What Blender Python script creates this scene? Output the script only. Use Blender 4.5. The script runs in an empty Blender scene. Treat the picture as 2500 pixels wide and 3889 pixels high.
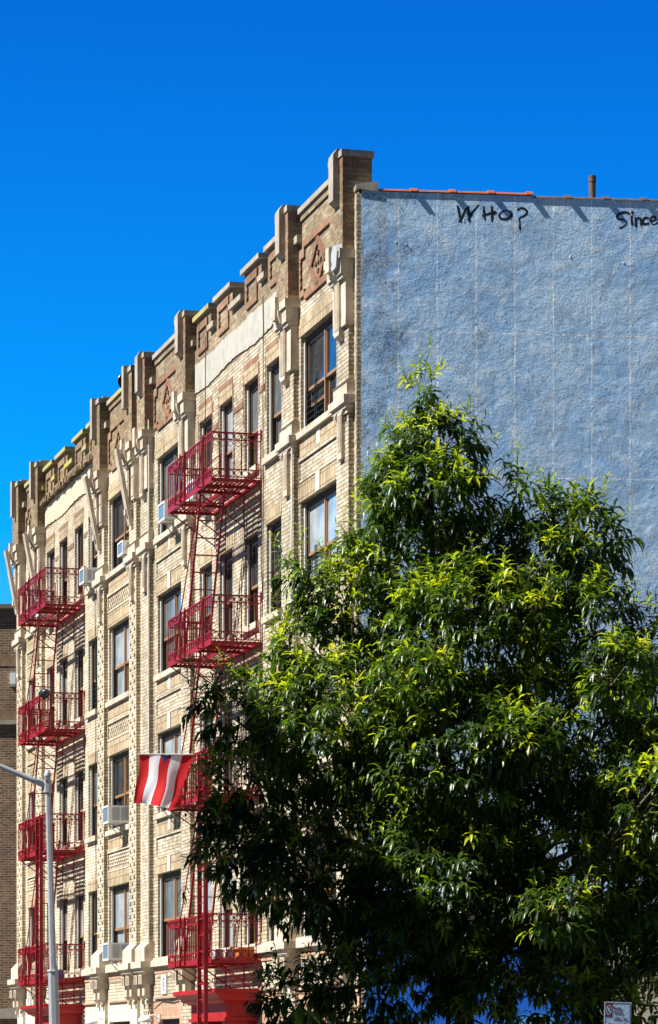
import bpy, math, random
import numpy as np
from mathutils import Vector, Matrix
R = math.radians
random.seed(7); rng = np.random.default_rng(7)
sc = bpy.context.scene
C = sc.collection

# ------------------------------------------------------------------ camera
CZ = 2.0                                   # eye height above the pavement
cd = bpy.data.cameras.new('camera'); cam = bpy.data.objects.new('camera', cd); C.objects.link(cam)
cam.location = (0, 0, CZ); cam.rotation_euler = (R(90), 0, 0)
cd.sensor_fit = 'HORIZONTAL'; cd.sensor_width = 36; cd.lens = 36*12000/2500
cd.shift_y = (4020-1944.5)/2500; cd.clip_start = .5; cd.clip_end = 3000
sc.camera = cam
sc.render.resolution_x = 658; sc.render.resolution_y = 1024

# ------------------------------------------------------------------ world, sun, exposure
SUN_H = Vector((-.967, -.2535)).normalized(); SUN_E = 50
w = bpy.data.worlds.new("World"); sc.world = w; w.use_nodes = True
nt = w.node_tree; nt.nodes.clear()
sky = nt.nodes.new('ShaderNodeTexSky'); sky.sky_type = 'NISHITA'; sky.sun_disc = False
sky.sun_elevation = R(SUN_E); sky.sun_rotation = math.atan2(SUN_H.x, SUN_H.y)
sky.altitude = 1500; sky.air_density = 1.0; sky.dust_density = 0.0; sky.ozone_density = 3.0
tint = nt.nodes.new('ShaderNodeMix'); tint.data_type = 'RGBA'; tint.blend_type = 'MULTIPLY'; tint.inputs[0].default_value = 1
tint.inputs[7].default_value = (.62, 1.0, 1.30, 1)
sub = nt.nodes.new('ShaderNodeVectorMath'); sub.operation = 'SUBTRACT'; sub.inputs[1].default_value = (1.3, .75, 0)
mx = nt.nodes.new('ShaderNodeVectorMath'); mx.operation = 'MAXIMUM'; mx.inputs[1].default_value = (.02, .02, .02)
geo_ = nt.nodes.new('ShaderNodeTexCoord'); sep = nt.nodes.new('ShaderNodeSeparateXYZ'); nt.links.new(geo_.outputs['Generated'], sep.inputs[0])
el = nt.nodes.new('ShaderNodeValToRGB'); nt.links.new(sep.outputs[2], el.inputs[0])   # deep polarised blue overhead, paler low down
for k_, (p_, c_) in enumerate(((.0, (1.0, 1.05, .95)), (.16, (.95, .95, .97)), (.32, (.54, .65, .83)), (.46, (.20, .22, .26)), (1.0, (.12, .13, .15)))):
    e_ = el.color_ramp.elements[k_] if k_ < 2 else el.color_ramp.elements.new(p_)
    e_.position = p_; e_.color = (*c_, 1)
gm = nt.nodes.new('ShaderNodeVectorMath'); gm.operation = 'MULTIPLY'
bg = nt.nodes.new('ShaderNodeBackground'); bg.inputs[1].default_value = .080
wo = nt.nodes.new('ShaderNodeOutputWorld')
nt.links.new(sky.outputs[0], tint.inputs[6]); nt.links.new(tint.outputs[2], sub.inputs[0])
nt.links.new(sub.outputs[0], mx.inputs[0]); nt.links.new(mx.outputs[0], gm.inputs[0]); nt.links.new(el.outputs[0], gm.inputs[1]); az = nt.nodes.new('ShaderNodeMapRange'); az.inputs[1].default_value = -.25; az.inputs[2].default_value = .75; az.inputs[3].default_value = .38; az.inputs[4].default_value = 1.0
nt.links.new(sep.outputs[1], az.inputs[0])
gs = nt.nodes.new('ShaderNodeVectorMath'); gs.operation = 'SCALE'; nt.links.new(gm.outputs[0], gs.inputs[0]); nt.links.new(az.outputs[0], gs.inputs['Scale'])
nt.links.new(gs.outputs[0], bg.inputs[0]); nt.links.new(bg.outputs[0], wo.inputs[0])
sl = bpy.data.lights.new('sun', 'SUN'); sun = bpy.data.objects.new('sun', sl); C.objects.link(sun)
sl.energy = 5.0; sl.angle = R(.53); sl.color = (1, .965, .89)
sd = Vector((SUN_H.x*math.cos(R(SUN_E)), SUN_H.y*math.cos(R(SUN_E)), math.sin(R(SUN_E))))
sun.rotation_euler = sd.to_track_quat('Z', 'Y').to_euler(); sun.location = (-20, 10, 40)
sc.view_settings.view_transform = 'Standard'; sc.view_settings.look = 'None'
sc.view_settings.exposure = 1.08; sc.view_settings.gamma = 1

# ------------------------------------------------------------------ frames of reference
F0 = 12000.; D0 = F0/243.
U = Vector((-3325., F0)).normalized()            # along the street front, away from the viewer
V = Vector((U.y, -U.x))                          # into the building
W = Vector((111700., F0)).normalized()           # along the painted side wall
P0 = Vector(((1365-1250)/F0*D0, D0))
def L(p):                                        # front: u along, v inward, z above eye level
    return (P0.x+p[0]*U.x+p[1]*V.x, P0.y+p[0]*U.y+p[1]*V.y, p[2]+CZ)
Wn = Vector((W.y, -W.x)) * -1                    # inward
def LS(p):                                       # side wall: w along, n inward, z above eye level
    return (P0.x+p[0]*W.x+p[1]*Wn.x, P0.y+p[0]*W.y+p[1]*Wn.y, p[2]+CZ)
def LX(p): return tuple(p)
def sidewz(x, y):                                # photo point on the side wall
    t = (x-1250)/F0; ww = (P0.x-t*P0.y)/(t*W.y-W.x)
    return ww, (4020-y)/F0*(P0.y+ww*W.y)

# ------------------------------------------------------------------ materials
MATS = {}
def newmat(name):
    m = bpy.data.materials.new(name); m.use_nodes = True; n = m.node_tree
    b = n.nodes['Principled BSDF']; MATS[name] = m
    return m, n, b
def N(n, t, **k):
    x = n.nodes.new(t)
    for a, v in k.items(): setattr(x, a, v)
    return x
def noise(n, scale, detail=5, rough=.6, vec=None, dim='3D'):
    x = N(n, 'ShaderNodeTexNoise'); x.inputs['Scale'].default_value = scale
    x.inputs['Detail'].default_value = detail; x.inputs['Roughness'].default_value = rough
    if vec: n.links.new(vec, x.inputs['Vector'])
    return x
def ramp(n, src, stops):
    r = N(n, 'ShaderNodeValToRGB'); e = r.color_ramp.elements
    while len(e) < len(stops): e.new(.5)
    for k, (p, c) in zip(e, stops): k.position = p; k.color = (*c, 1) if len(c) == 3 else c
    n.links.new(src, r.inputs[0]); return r
def mix(n, a, b, f, mode='MIX'):
    x = N(n, 'ShaderNodeMix', data_type='RGBA', blend_type=mode)
    for s, v in ((0, f), (6, a), (7, b)):
        if hasattr(v, 'is_linked') or hasattr(v, 'links'): n.links.new(v, x.inputs[s])
        elif isinstance(v, (int, float)): x.inputs[s].default_value = v
        else: x.inputs[s].default_value = (*v, 1)
    return x.outputs[2]
def bump(n, b, h, dist, strength=1, normal=None):
    x = N(n, 'ShaderNodeBump'); x.inputs['Distance'].default_value = dist; x.inputs['Strength'].default_value = strength
    n.links.new(h, x.inputs['Height'])
    if normal: n.links.new(normal, x.inputs['Normal'])
    if b: n.links.new(x.outputs[0], b.inputs['Normal'])
    return x.outputs[0]
def geo(n): return N(n, 'ShaderNodeNewGeometry').outputs['Position']
def uvn(n): return N(n, 'ShaderNodeUVMap').outputs[0]

def plain(name, col, rough=.6, var=.25, scale=6, metal=0, spec=.5, dist=.003):
    m, n, b = newmat(name)
    nz = noise(n, scale, 6, .65, geo(n))
    r = ramp(n, nz.outputs[0], [(.25, tuple(c*(1-var) for c in col)), (.75, tuple(min(1, c*(1+var)) for c in col))])
    n.links.new(r.outputs[0], b.inputs['Base Color'])
    b.inputs['Roughness'].default_value = rough; b.inputs['Metallic'].default_value = metal
    b.inputs['Specular IOR Level'].default_value = spec
    nz2 = noise(n, scale*9, 4, .6, geo(n)); bump(n, b, nz2.outputs[0], dist, .7)
    return m

def brick(name, c1, c2, mortar, grime=.35, tone=1, bw=.203, rh=.0677, dist=.012, soldier=False, dark=(.07, .05, .035)):
    m, n, b = newmat(name)
    uv = uvn(n)
    if soldier:
        mp = N(n, 'ShaderNodeMapping'); mp.inputs['Rotation'].default_value = (0, 0, R(90)); n.links.new(uv, mp.inputs[0]); uv = mp.outputs[0]
    wob = noise(n, 14, 2, .5, uv)
    vm = N(n, 'ShaderNodeVectorMath', operation='MULTIPLY_ADD'); vm.inputs[1].default_value = (.010, .010, 0)
    n.links.new(wob.outputs['Color'], vm.inputs[0]); n.links.new(uv, vm.inputs[2])
    t = N(n, 'ShaderNodeTexBrick'); n.links.new(vm.outputs[0], t.inputs['Vector'])
    for k, v in (('Scale', 1), ('Mortar Size', .0085), ('Mortar Smooth', .25), ('Bias', 0), ('Brick Width', bw), ('Row Height', rh)):
        t.inputs[k].default_value = v
    t.inputs['Color1'].default_value = (*c1, 1); t.inputs['Color2'].default_value = (*c2, 1); t.inputs['Mortar'].default_value = (*mortar, 1)
    if soldier: t.offset = 0
    p = geo(n)
    a = noise(n, .55, 5, .62, p); a2 = noise(n, 5.5, 6, .7, p); a3 = noise(n, 40, 3, .6, p)
    g = ramp(n, a.outputs[0], [(.36, (1, 1, 1)), (.68, (1-grime,)*3)])
    g2 = ramp(n, a2.outputs[0], [(.3, (1.14, 1.12, 1.1)), (.70, (.58, .55, .51))])
    col = mix(n, t.outputs['Color'], g.outputs[0], 1, 'MULTIPLY')
    col = mix(n, col, g2.outputs[0], .8, 'MULTIPLY')
    g3 = ramp(n, a3.outputs[0], [(.3, (1.15,)*3), (.7, (.78,)*3)])
    col = mix(n, col, g3.outputs[0], .7, 'MULTIPLY')
    st = noise(n, 1.6, 8, .72, p); stm = ramp(n, st.outputs[0], [(.62, (0, 0, 0)), (.74, (1, 1, 1))])
    sm = N(n, 'ShaderNodeMath', operation='MULTIPLY'); sm.inputs[1].default_value = .62; n.links.new(stm.outputs[0], sm.inputs[0])
    col = mix(n, col, dark, sm.outputs[0])
    n.links.new(col, b.inputs['Base Color']); b.inputs['Roughness'].default_value = .88; b.inputs['Specular IOR Level'].default_value = .2
    inv = N(n, 'ShaderNodeMath', operation='SUBTRACT'); inv.inputs[0].default_value = 1; n.links.new(t.outputs['Fac'], inv.inputs[1])
    nb = bump(n, None, inv.outputs[0], dist, 1); bump(n, b, a3.outputs[0], .006, .8, nb)
    return m

brick('brick_near', (.80, .73, .59), (.52, .42, .29), (.32, .26, .19), .42)  # mortar darkened to stand for shadow in the recessed joints
brick('brick_parapet', (.50, .40, .265), (.26, .19, .12), (.32, .27, .20), .4)
brick('brick_far', (.86, .78, .62), (.66, .55, .38), (.40, .33, .24), .34, dist=.014)  # joint shadow painted in as darker mortar here too
brick('brick_far_parapet', (.42, .32, .20), (.24, .17, .10), (.28, .22, .15), .4)
brick('brick_soldier', (.72, .59, .40), (.50, .38, .24), (.24, .18, .12), .3, soldier=True)  # dark mortar carries the joint shadow
brick('brick_red_soldier', (.44, .23, .145), (.32, .155, .095), (.42, .34, .25), .4, soldier=True)
brick('brick_red', (.38, .17, .10), (.28, .125, .075), (.34, .27, .20), .4)
brick('brick_pink_soldier', (.58, .36, .235), (.50, .27, .17), (.62, .52, .40), .2, soldier=True)
brick('brick_brown', (.34, .20, .11), (.17, .10, .055), (.46, .40, .33), .3, dist=.008)
brick('brick_brown_soldier', (.40, .26, .16), (.30, .19, .11), (.38, .31, .22), .3, soldier=True)
brick('cream_block', (.80, .74, .60), (.76, .69, .54), (.68, .60, .46), .1, bw=.6, rh=.2, dist=.004)

def stone(name, col, dark, moss=None, streak=.6):
    m, n, b = newmat(name); p = geo(n)
    a = noise(n, 3, 7, .7, p)
    mp = N(n, 'ShaderNodeMapping'); mp.inputs['Scale'].default_value = (9, 9, 1.1); n.links.new(p, mp.inputs[0])
    s = noise(n, 1.5, 6, .65, mp.outputs[0])
    c = mix(n, col, dark, ramp(n, a.outputs[0], [(.40, (0, 0, 0)), (.68, (.85,)*3)]).outputs[0])
    c = mix(n, c, tuple(x*.5 for x in dark), ramp(n, s.outputs[0], [(.52, (0, 0, 0)), (.75, (streak,)*3)]).outputs[0])
    if moss:
        q = noise(n, 2.6, 6, .7, p)
        c = mix(n, c, moss, ramp(n, q.outputs[0], [(.46, (0, 0, 0)), (.56, (.9,)*3)]).outputs[0])
    n.links.new(c, b.inputs['Base Color']); b.inputs['Roughness'].default_value = .85; b.inputs['Specular IOR Level'].default_value = .25
    f = noise(n, 60, 5, .7, p); bump(n, b, f.outputs[0], .006, .8)
    return m
stone('limestone', (.62, .54, .43), (.34, .27, .20))
stone('limestone_pale', (.68, .62, .53), (.56, .50, .41), streak=.25)
stone('coping_stone', (.42, .37, .30), (.26, .22, .17), streak=.8)
stone('coping_moss', (.42, .37, .27), (.22, .18, .12), moss=(.42, .36, .03))
stone('render_grey', (.46, .44, .385), (.33, .31, .26), streak=.55)
stone('render_cream', (.54, .46, .34), (.47, .39, .28), streak=.15)
stone('patch_cement', (.40, .42, .45), (.30, .31, .33), streak=.4)
stone('dark_stone', (.20, .165, .13), (.11, .09, .07))
plain('red_paint', (.27, .006, .015), .5, .3, 9, spec=.4)
plain('red_portico', (.36, .008, .012), .5, .25, 3, spec=.4)
plain('frame_bronze', (.30, .17, .085), .42, .15, 8)
plain('frame_dark', (.04, .033, .028), .85, .3, 8)
plain('jamb_grey', (.50, .49, .46), .5, .15, 8)
plain('ac_white', (.78, .80, .82), .45, .08, 6)
plain('ac_grille', (.30, .33, .36), .5, .2, 20)
plain('ac_coil', (.14, .20, .27), .35, .15, 30)
plain('galvanized', (.33, .35, .38), .5, .12, 5, metal=.1)
plain('terracotta', (.34, .085, .03), .55, .3, 7)
plain('tile_dark', (.10, .06, .045), .6, .4, 7)
plain('pipe_rust', (.10, .065, .05), .7, .5, 10)
plain('cable_black', (.02, .02, .022), .5, .2, 8)
plain('cable_white', (.62, .60, .56), .5, .2, 8)
plain('spray_black', (.006, .007, .010), .6, .2, 8)
plain('white_enamel', (.80, .82, .84), .3, .05, 5)
plain('plaque_ink', (.09, .10, .20), .5, .2, 30)
plain('plastic_blue', (.02, .16, .50), .4, .1, 8)
plain('plastic_black', (.02, .022, .028), .35, .2, 8)
plain('plastic_lilac', (.42, .38, .52), .45, .1, 8)
plain('plastic_orange', (.62, .20, .03), .5, .1, 8)
plain('sign_white_skylit', (.60, .80, .98), .35, .04, 4)  # white sign with the blue of skylit shade put into its colour
plain('sign_maroon', (.20, .01, .02), .4, .1, 8)
plain('sign_lime', (.48, .66, .03), .4, .05, 8)
plain('flag_red', (.60, .006, .010), .8, .08, 6)
plain('flag_white', (.86, .85, .90), .8, .05, 6)
plain('flag_blue', (.012, .03, .15), .8, .08, 6)
plain('asphalt', (.05, .05, .052), .9, .3, 3)
plain('concrete', (.16, .15, .14), .9, .2, 2)
plain('roofing', (.09, .09, .09), .9, .2, 2)
plain('ground_mat', (.06, .065, .055), .95, .3, .4)
plain('bark', (.17, .125, .08), .9, .45, 14, dist=.02)
plain('blind_white', (.70, .72, .72), .7, .06, 3)
plain('curtain', (.22, .25, .26), .8, .3, 5)

def glass(name, col, rough=.03):
    m, n, b = newmat(name)
    uv = geo(n); a = noise(n, 2.2, 2, .5, uv)
    n.links.new(ramp(n, a.outputs[0], [(.35, col), (.65, tuple(min(1, c*1.7) for c in col))]).outputs[0], b.inputs['Base Color'])
    b.inputs['Roughness'].default_value = rough; b.inputs['IOR'].default_value = 2.7 if name == 'glass_dark' else 2.0
    bump(n, b, noise(n, 1.4, 2, .5, uv).outputs[0], .012, .35)
    return m
glass('glass_dark', (.015, .022, .03)); glass('glass_curtain', (.09, .115, .13), .06); glass('glass_blind', (.24, .28, .31), .08)

# painted side wall: light-blue coat over skim render, mesh seams, scuffs
def blue_wall():
    m, n, b = newmat('painted_blue'); uv = uvn(n); p = geo(n)
    big = noise(n, .9, 5, .6, p); med = noise(n, 4.5, 6, .7, p); fine = noise(n, 26, 5, .7, p)
    c = ramp(n, big.outputs[0], [(.32, (.33, .57, .90)), (.68, (.52, .74, .95))]).outputs[0]
    c = mix(n, c, (.80, .90, .96), ramp(n, med.outputs[0], [(.47, (0, 0, 0)), (.70, (.8,)*3)]).outputs[0])
    c = mix(n, c, (.10, .24, .52), ramp(n, fine.outputs[0], [(.53, (0, 0, 0)), (.72, (.75,)*3)]).outputs[0])
    sx = N(n, 'ShaderNodeSeparateXYZ'); n.links.new(uv, sx.inputs[0])
    wob = noise(n, 3.0, 3, .6, uv)
    def M(op, a, bb=None, cc=None):
        x = N(n, 'ShaderNodeMath', operation=op)
        for i, v in enumerate((a, bb, cc)):
            if v is None: continue
            if isinstance(v, (int, float)): x.inputs[i].default_value = v
            else: n.links.new(v, x.inputs[i])
        return x.outputs[0]
    wx = M('MULTIPLY_ADD', wob.outputs[0], .03, sx.outputs[0])
    f = M('FRACT', M('DIVIDE', M('SUBTRACT', wx, .635-6.14), .614)); dv = M('MULTIPLY', M('MINIMUM', f, M('SUBTRACT', 1, f)), .614)
    lv = M('LESS_THAN', dv, .0105)
    wz = M('MULTIPLY_ADD', wob.outputs[0], .03, sx.outputs[1])
    fz = M('FRACT', M('DIVIDE', M('SUBTRACT', wz, 11.40-22.5), 2.25)); dz = M('MULTIPLY', M('MINIMUM', fz, M('SUBTRACT', 1, fz)), 2.25)
    lz = M('LESS_THAN', dz, .0085)
    brk = noise(n, 9, 3, .7, uv)
    seam = M('MULTIPLY', M('MAXIMUM', lv, lz), ramp(n, brk.outputs[0], [(.36, (.12,)*3), (.52, (.9,)*3)]).outputs[0])
    c = mix(n, c, (.95, .97, 1.0), seam)
    # worn dark scuffs, more of them toward the front corner
    sc1 = noise(n, 1.25, 7, .75, uv); near = N(n, 'ShaderNodeMapRange'); near.inputs[1].default_value = 3.2; near.inputs[2].default_value = 0
    near.inputs[3].default_value = -.07; near.inputs[4].default_value = .10; n.links.new(sx.outputs[0], near.inputs[0])
    s2 = M('ADD', sc1.outputs[0], near.outputs[0])
    s3 = M('MULTIPLY', ramp(n, s2, [(.575, (0, 0, 0)), (.66, (1,)*3)]).outputs[0], ramp(n, fine.outputs[0], [(.34, (0, 0, 0)), (.68, (.9,)*3)]).outputs[0])
    c = mix(n, c, (.045, .05, .085), s3)
    n.links.new(c, b.inputs['Base Color']); b.inputs['Roughness'].default_value = .6; b.inputs['Specular IOR Level'].default_value = .3
    # relief: trowel ridges, blobs, canvas weave
    vo = N(n, 'ShaderNodeTexVoronoi'); vo.feature = 'F1'; vo.inputs['Scale'].default_value = 3.6
    wv = N(n, 'ShaderNodeVectorMath', operation='MULTIPLY_ADD'); wv.inputs[1].default_value = (.16, .16, .16)
    n.links.new(noise(n, 3.2, 4, .7, p).outputs['Color'], wv.inputs[0]); n.links.new(p, wv.inputs[2]); n.links.new(wv.outputs[0], vo.inputs['Vector'])
    smp = N(n, 'ShaderNodeMapping'); smp.inputs['Scale'].default_value = (1.25, 1.25, .55); n.links.new(wv.outputs[0], smp.inputs[0])
    ridge_ = ramp(n, noise(n, 6.5, 6, .7, smp.outputs[0]).outputs[0], [(.47, (0,)*3), (.5, (1,)*3), (.508, (0,)*3)])
    pm = ramp(n, noise(n, 2.1, 3, .6, p).outputs[0], [(.53, (0,)*3), (.62, (1,)*3)]); ridge = N(n, 'ShaderNodeMath', operation='MULTIPLY'); n.links.new(ridge_.outputs[0], ridge.inputs[0]); n.links.new(pm.outputs[0], ridge.inputs[1])
    h = M('ADD', M('MULTIPLY', ridge.outputs[0], .36), M('MULTIPLY', med.outputs[0], .55))
    h = M('ADD', h, M('MULTIPLY', fine.outputs[0], .46))
    h = M('ADD', h, M('MULTIPLY', noise(n, 110, 2, .5, p).outputs[0], .07))
    h = M('ADD', h, M('MULTIPLY', seam, .3))
    pt = ramp(n, noise(n, 1.3, 3, .6, p).outputs[0], [(.38, (.30,)*3), (.62, (1.,)*3)]); h = M('MULTIPLY', h, pt.outputs[0])
    bump(n, b, h, .036, 1.0)
    return m
blue_wall()

def mural_mat():
    m, n, b = newmat('mural_paint'); uv = uvn(n)
    q = noise(n, .55, 2, .4, uv)
    r = ramp(n, q.outputs[0], [(.0, (.012, .17, .86)), (.55, (.015, .19, .88)), (.60, (.14, .62, .85)), (.70, (.35, .82, .85))])
    r.color_ramp.interpolation = 'EASE'
    n.links.new(r.outputs[0], b.inputs['Base Color']); b.inputs['Roughness'].default_value = .5
    bump(n, b, noise(n, 30, 4, .6, geo(n)).outputs[0], .004, .6)
mural_mat()

def leaf_mat():
    m, n, b = newmat('leaf'); n.nodes.remove(b)
    out = n.nodes['Material Output']
    at = N(n, 'ShaderNodeAttribute', attribute_name='age')
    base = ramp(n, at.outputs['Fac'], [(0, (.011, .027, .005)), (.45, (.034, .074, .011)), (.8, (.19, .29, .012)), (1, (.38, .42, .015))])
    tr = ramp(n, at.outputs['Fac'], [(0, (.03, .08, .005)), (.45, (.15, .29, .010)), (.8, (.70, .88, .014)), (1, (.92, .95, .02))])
    p = N(n, 'ShaderNodeBsdfPrincipled'); n.links.new(base.outputs[0], p.inputs['Base Color'])
    p.inputs['Roughness'].default_value = .34; p.inputs['Specular IOR Level'].default_value = .6
    nz = noise(n, 60, 2, .5, geo(n)); bump(n, p, nz.outputs[0], .008, .5)
    t = N(n, 'ShaderNodeBsdfTranslucent'); n.links.new(tr.outputs[0], t.inputs[0])
    mxs = N(n, 'ShaderNodeMixShader'); mxs.inputs[0].default_value = .36
    n.links.new(p.outputs[0], mxs.inputs[1]); n.links.new(t.outputs[0], mxs.inputs[2]); n.links.new(mxs.outputs[0], out.inputs[0])
leaf_mat()

# ------------------------------------------------------------------ mesh helpers
class MB:
    def __init__(s, F=L): s.v = []; s.f = []; s.m = []; s.F = F; s.mi = 0; s.adds = []
    def add(s, vs, fs):
        k = len(s.v); f0 = len(s.f); s.v += [tuple(p) for p in vs]; s.f += [tuple(i+k for i in f) for f in fs]; s.m += [s.mi]*len(fs); s.adds.append((k, len(s.v), f0, len(s.f))); return s
    def box(s, u0, u1, v0, v1, z0, z1):
        if u0 > u1: u0, u1 = u1, u0
        if v0 > v1: v0, v1 = v1, v0
        if z0 > z1: z0, z1 = z1, z0
        return s.add([(u0,v0,z0),(u1,v0,z0),(u1,v1,z0),(u0,v1,z0),(u0,v0,z1),(u1,v0,z1),(u1,v1,z1),(u0,v1,z1)],
                     [(0,3,2,1),(4,5,6,7),(0,1,5,4),(1,2,6,5),(2,3,7,6),(3,0,4,7)])
    def extr(s, poly, ax, a, b):
        # poly: list of 2-D points on the two other axes, extruded along axis ax from a to b
        n = len(poly); P = []
        for c in (a, b):
            for q in poly:
                t = [q[0], q[1]]; t.insert(ax, c); P.append(t)
        return s.add(P, [tuple(range(n))[::-1], tuple(range(n, 2*n))]+[(i, (i+1) % n, n+(i+1) % n, n+i) for i in range(n)])
    def bar(s, p, q, r, r2=None, n=4, tw=math.pi/4):
        p = Vector(p); q = Vector(q); r2 = r if r2 is None else r2
        d = (q-p); 
        if d.length < 1e-6: return s
        d.normalize(); a = Vector((0, 0, 1)) if abs(d.z) < .9 else Vector((1, 0, 0))
        x = d.cross(a).normalized(); y = d.cross(x)
        P = []
        for c, rr in ((p, r), (q, r2)):
            for i in range(n):
                t = tw+2*math.pi*i/n; P.append(c+x*math.cos(t)*rr+y*math.sin(t)*rr)
        return s.add(P, [tuple(range(n))[::-1], tuple(range(n, 2*n))]+[(i, (i+1) % n, n+(i+1) % n, n+i) for i in range(n)])
    def tube(s, pts, r, n=6):
        pts = [Vector(p) for p in pts]; m = len(pts); rr = r if isinstance(r, (list, tuple)) else [r]*m
        P = []; prev = None
        for i, p in enumerate(pts):
            d = (pts[min(i+1, m-1)]-pts[max(i-1, 0)]).normalized()
            if prev is None: prev = d.cross(Vector((.31, .2, .93)) if abs(d.z) < .9 else Vector((1, 0, 0))).normalized()
            x = (prev-d*prev.dot(d)).normalized(); prev = x; y = d.cross(x)
            for k in range(n):
                t = 2*math.pi*k/n; P.append(p+x*math.cos(t)*rr[i]+y*math.sin(t)*rr[i])
        fs = [(i*n+k, i*n+(k+1) % n, (i+1)*n+(k+1) % n, (i+1)*n+k) for i in range(m-1) for k in range(n)]
        fs += [tuple(range(n))[::-1], tuple(range((m-1)*n, m*n))]
        return s.add(P, fs)
    def ring(s, c, r, t, plane, n=10):
        # flat ring; plane: index of axis normal to it
        ax = [i for i in range(3) if i != plane]; P = []
        for i in range(n):
            a = 2*math.pi*i/n
            for rr, o in ((r-t, -t), (r+t, -t), (r+t, t), (r-t, t)):
                q = list(c); q[ax[0]] += math.cos(a)*rr; q[ax[1]] += math.sin(a)*rr; q[plane] += o; P.append(q)
        fs = []
        for i in range(n):
            j = (i+1) % n
            for k in range(4): fs.append((i*4+k, j*4+k, j*4+(k+1) % 4, i*4+(k+1) % 4))
        return s.add(P, fs)
    def build(s, name, mats, parent=None, smooth=False, origin=None):
        if not s.v: return None
        if isinstance(mats, str): mats = [mats]
        Wd = [Vector(s.F(p)) for p in s.v]
        if parent is not None: o0 = Vector(parent['_o'])
        elif origin is not None: o0 = Vector(origin)
        else:
            xs = [p.x for p in Wd]; ys = [p.y for p in Wd]; zs = [p.z for p in Wd]
            o0 = Vector(((min(xs)+max(xs))/2, (min(ys)+max(ys))/2, min(zs)))
        me = bpy.data.meshes.new(name); me.from_pydata([p-o0 for p in Wd], [], s.f)
        for mm in mats: me.materials.append(MATS[mm])
        uvl = me.uv_layers.new(name='UVMap'); uv = np.zeros((len(me.loops), 2), 'f')
        li = 0; vs = s.v
        for f in s.f:
            a, b_, c_ = (Vector(vs[f[0]]), Vector(vs[f[1]]), Vector(vs[f[2]]))
            nn = (b_-a).cross(c_-b_); k = max(range(3), key=lambda i: abs(nn[i]))
            for i in f:
                q = vs[i]; uv[li] = (q[0], q[2]) if k == 1 else ((q[1]+.05, q[2]) if k == 0 else (q[0], q[1])); li += 1
        uvl.data.foreach_set('uv', uv.ravel())
        me.polygons.foreach_set('material_index', s.m)
        if smooth: me.polygons.foreach_set('use_smooth', [True]*len(s.f))
        me.update(); me.validate()
        o = bpy.data.objects.new(name, me); C.objects.link(o)
        if parent is not None: o.parent = parent
        else: o.location = o0
        o['_o'] = tuple(o0)
        return o
def split(mb, name, mats, parent, groups=None):
    # one object for every shape that was added on its own
    k = 0; comps = []
    rng_ = mb.__dict__.get('adds')
    for (v0, v1, f0, f1) in rng_:
        q = MB(mb.F); q.v = mb.v[v0:v1]; q.f = [tuple(i-v0 for i in f) for f in mb.f[f0:f1]]; q.m = mb.m[f0:f1]; comps.append(q.build(name, mats, parent))
    return comps
def fix_normals(o):
    import bmesh
    bm = bmesh.new(); bm.from_mesh(o.data); bmesh.ops.recalc_face_normals(bm, faces=bm.faces); bm.to_mesh(o.data); bm.free()
def tag(o, label=None, cat=None, group=None, kind=None):
    for k, v in (('label', label), ('category', cat), ('group', group), ('kind', kind)):
        if v: o[k] = v
    return o
def thing(name, loc, label, cat, group=None):
    o = bpy.data.objects.new(name, None); C.objects.link(o); o.location = loc; o['_o'] = tuple(loc); o.empty_display_size = .2
    return tag(o, label, cat, group)
def grid_wall(mb, u0, u1, z0, z1, holes, v=0., depth=.3, rev=None):
    us = sorted({u0, u1, *[a for h in holes for a in h[:2]]}); zs = sorted({z0, z1, *[a for h in holes for a in h[2:4]]})
    us = [a for a in us if u0-1e-6 <= a <= u1+1e-6]; zs = [a for a in zs if z0-1e-6 <= a <= z1+1e-6]
    for i in range(len(us)-1):
        for j in range(len(zs)-1):
            cu = (us[i]+us[i+1])/2; cz = (zs[j]+zs[j+1])/2
            if any(h[0] < cu < h[1] and h[2] < cz < h[3] for h in holes): continue
            mb.add([(us[i], v, zs[j]), (us[i+1], v, zs[j]), (us[i+1], v, zs[j+1]), (us[i], v, zs[j+1])], [(0, 1, 2, 3)])
    for a, b, c, d in [h[:4] for h in holes]:
        e = v+depth
        mb.add([(a, v, c), (a, e, c), (a, e, d), (a, v, d)], [(0, 1, 2, 3)])
        mb.add([(b, v, c), (b, e, c), (b, e, d), (b, v, d)], [(3, 2, 1, 0)])
        mb.add([(a, v, d), (a, e, d), (b, e, d), (b, v, d)], [(0, 1, 2, 3)])
        mb.add([(a, v, c), (a, e, c), (b, e, c), (b, v, c)], [(3, 2, 1, 0)])

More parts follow.
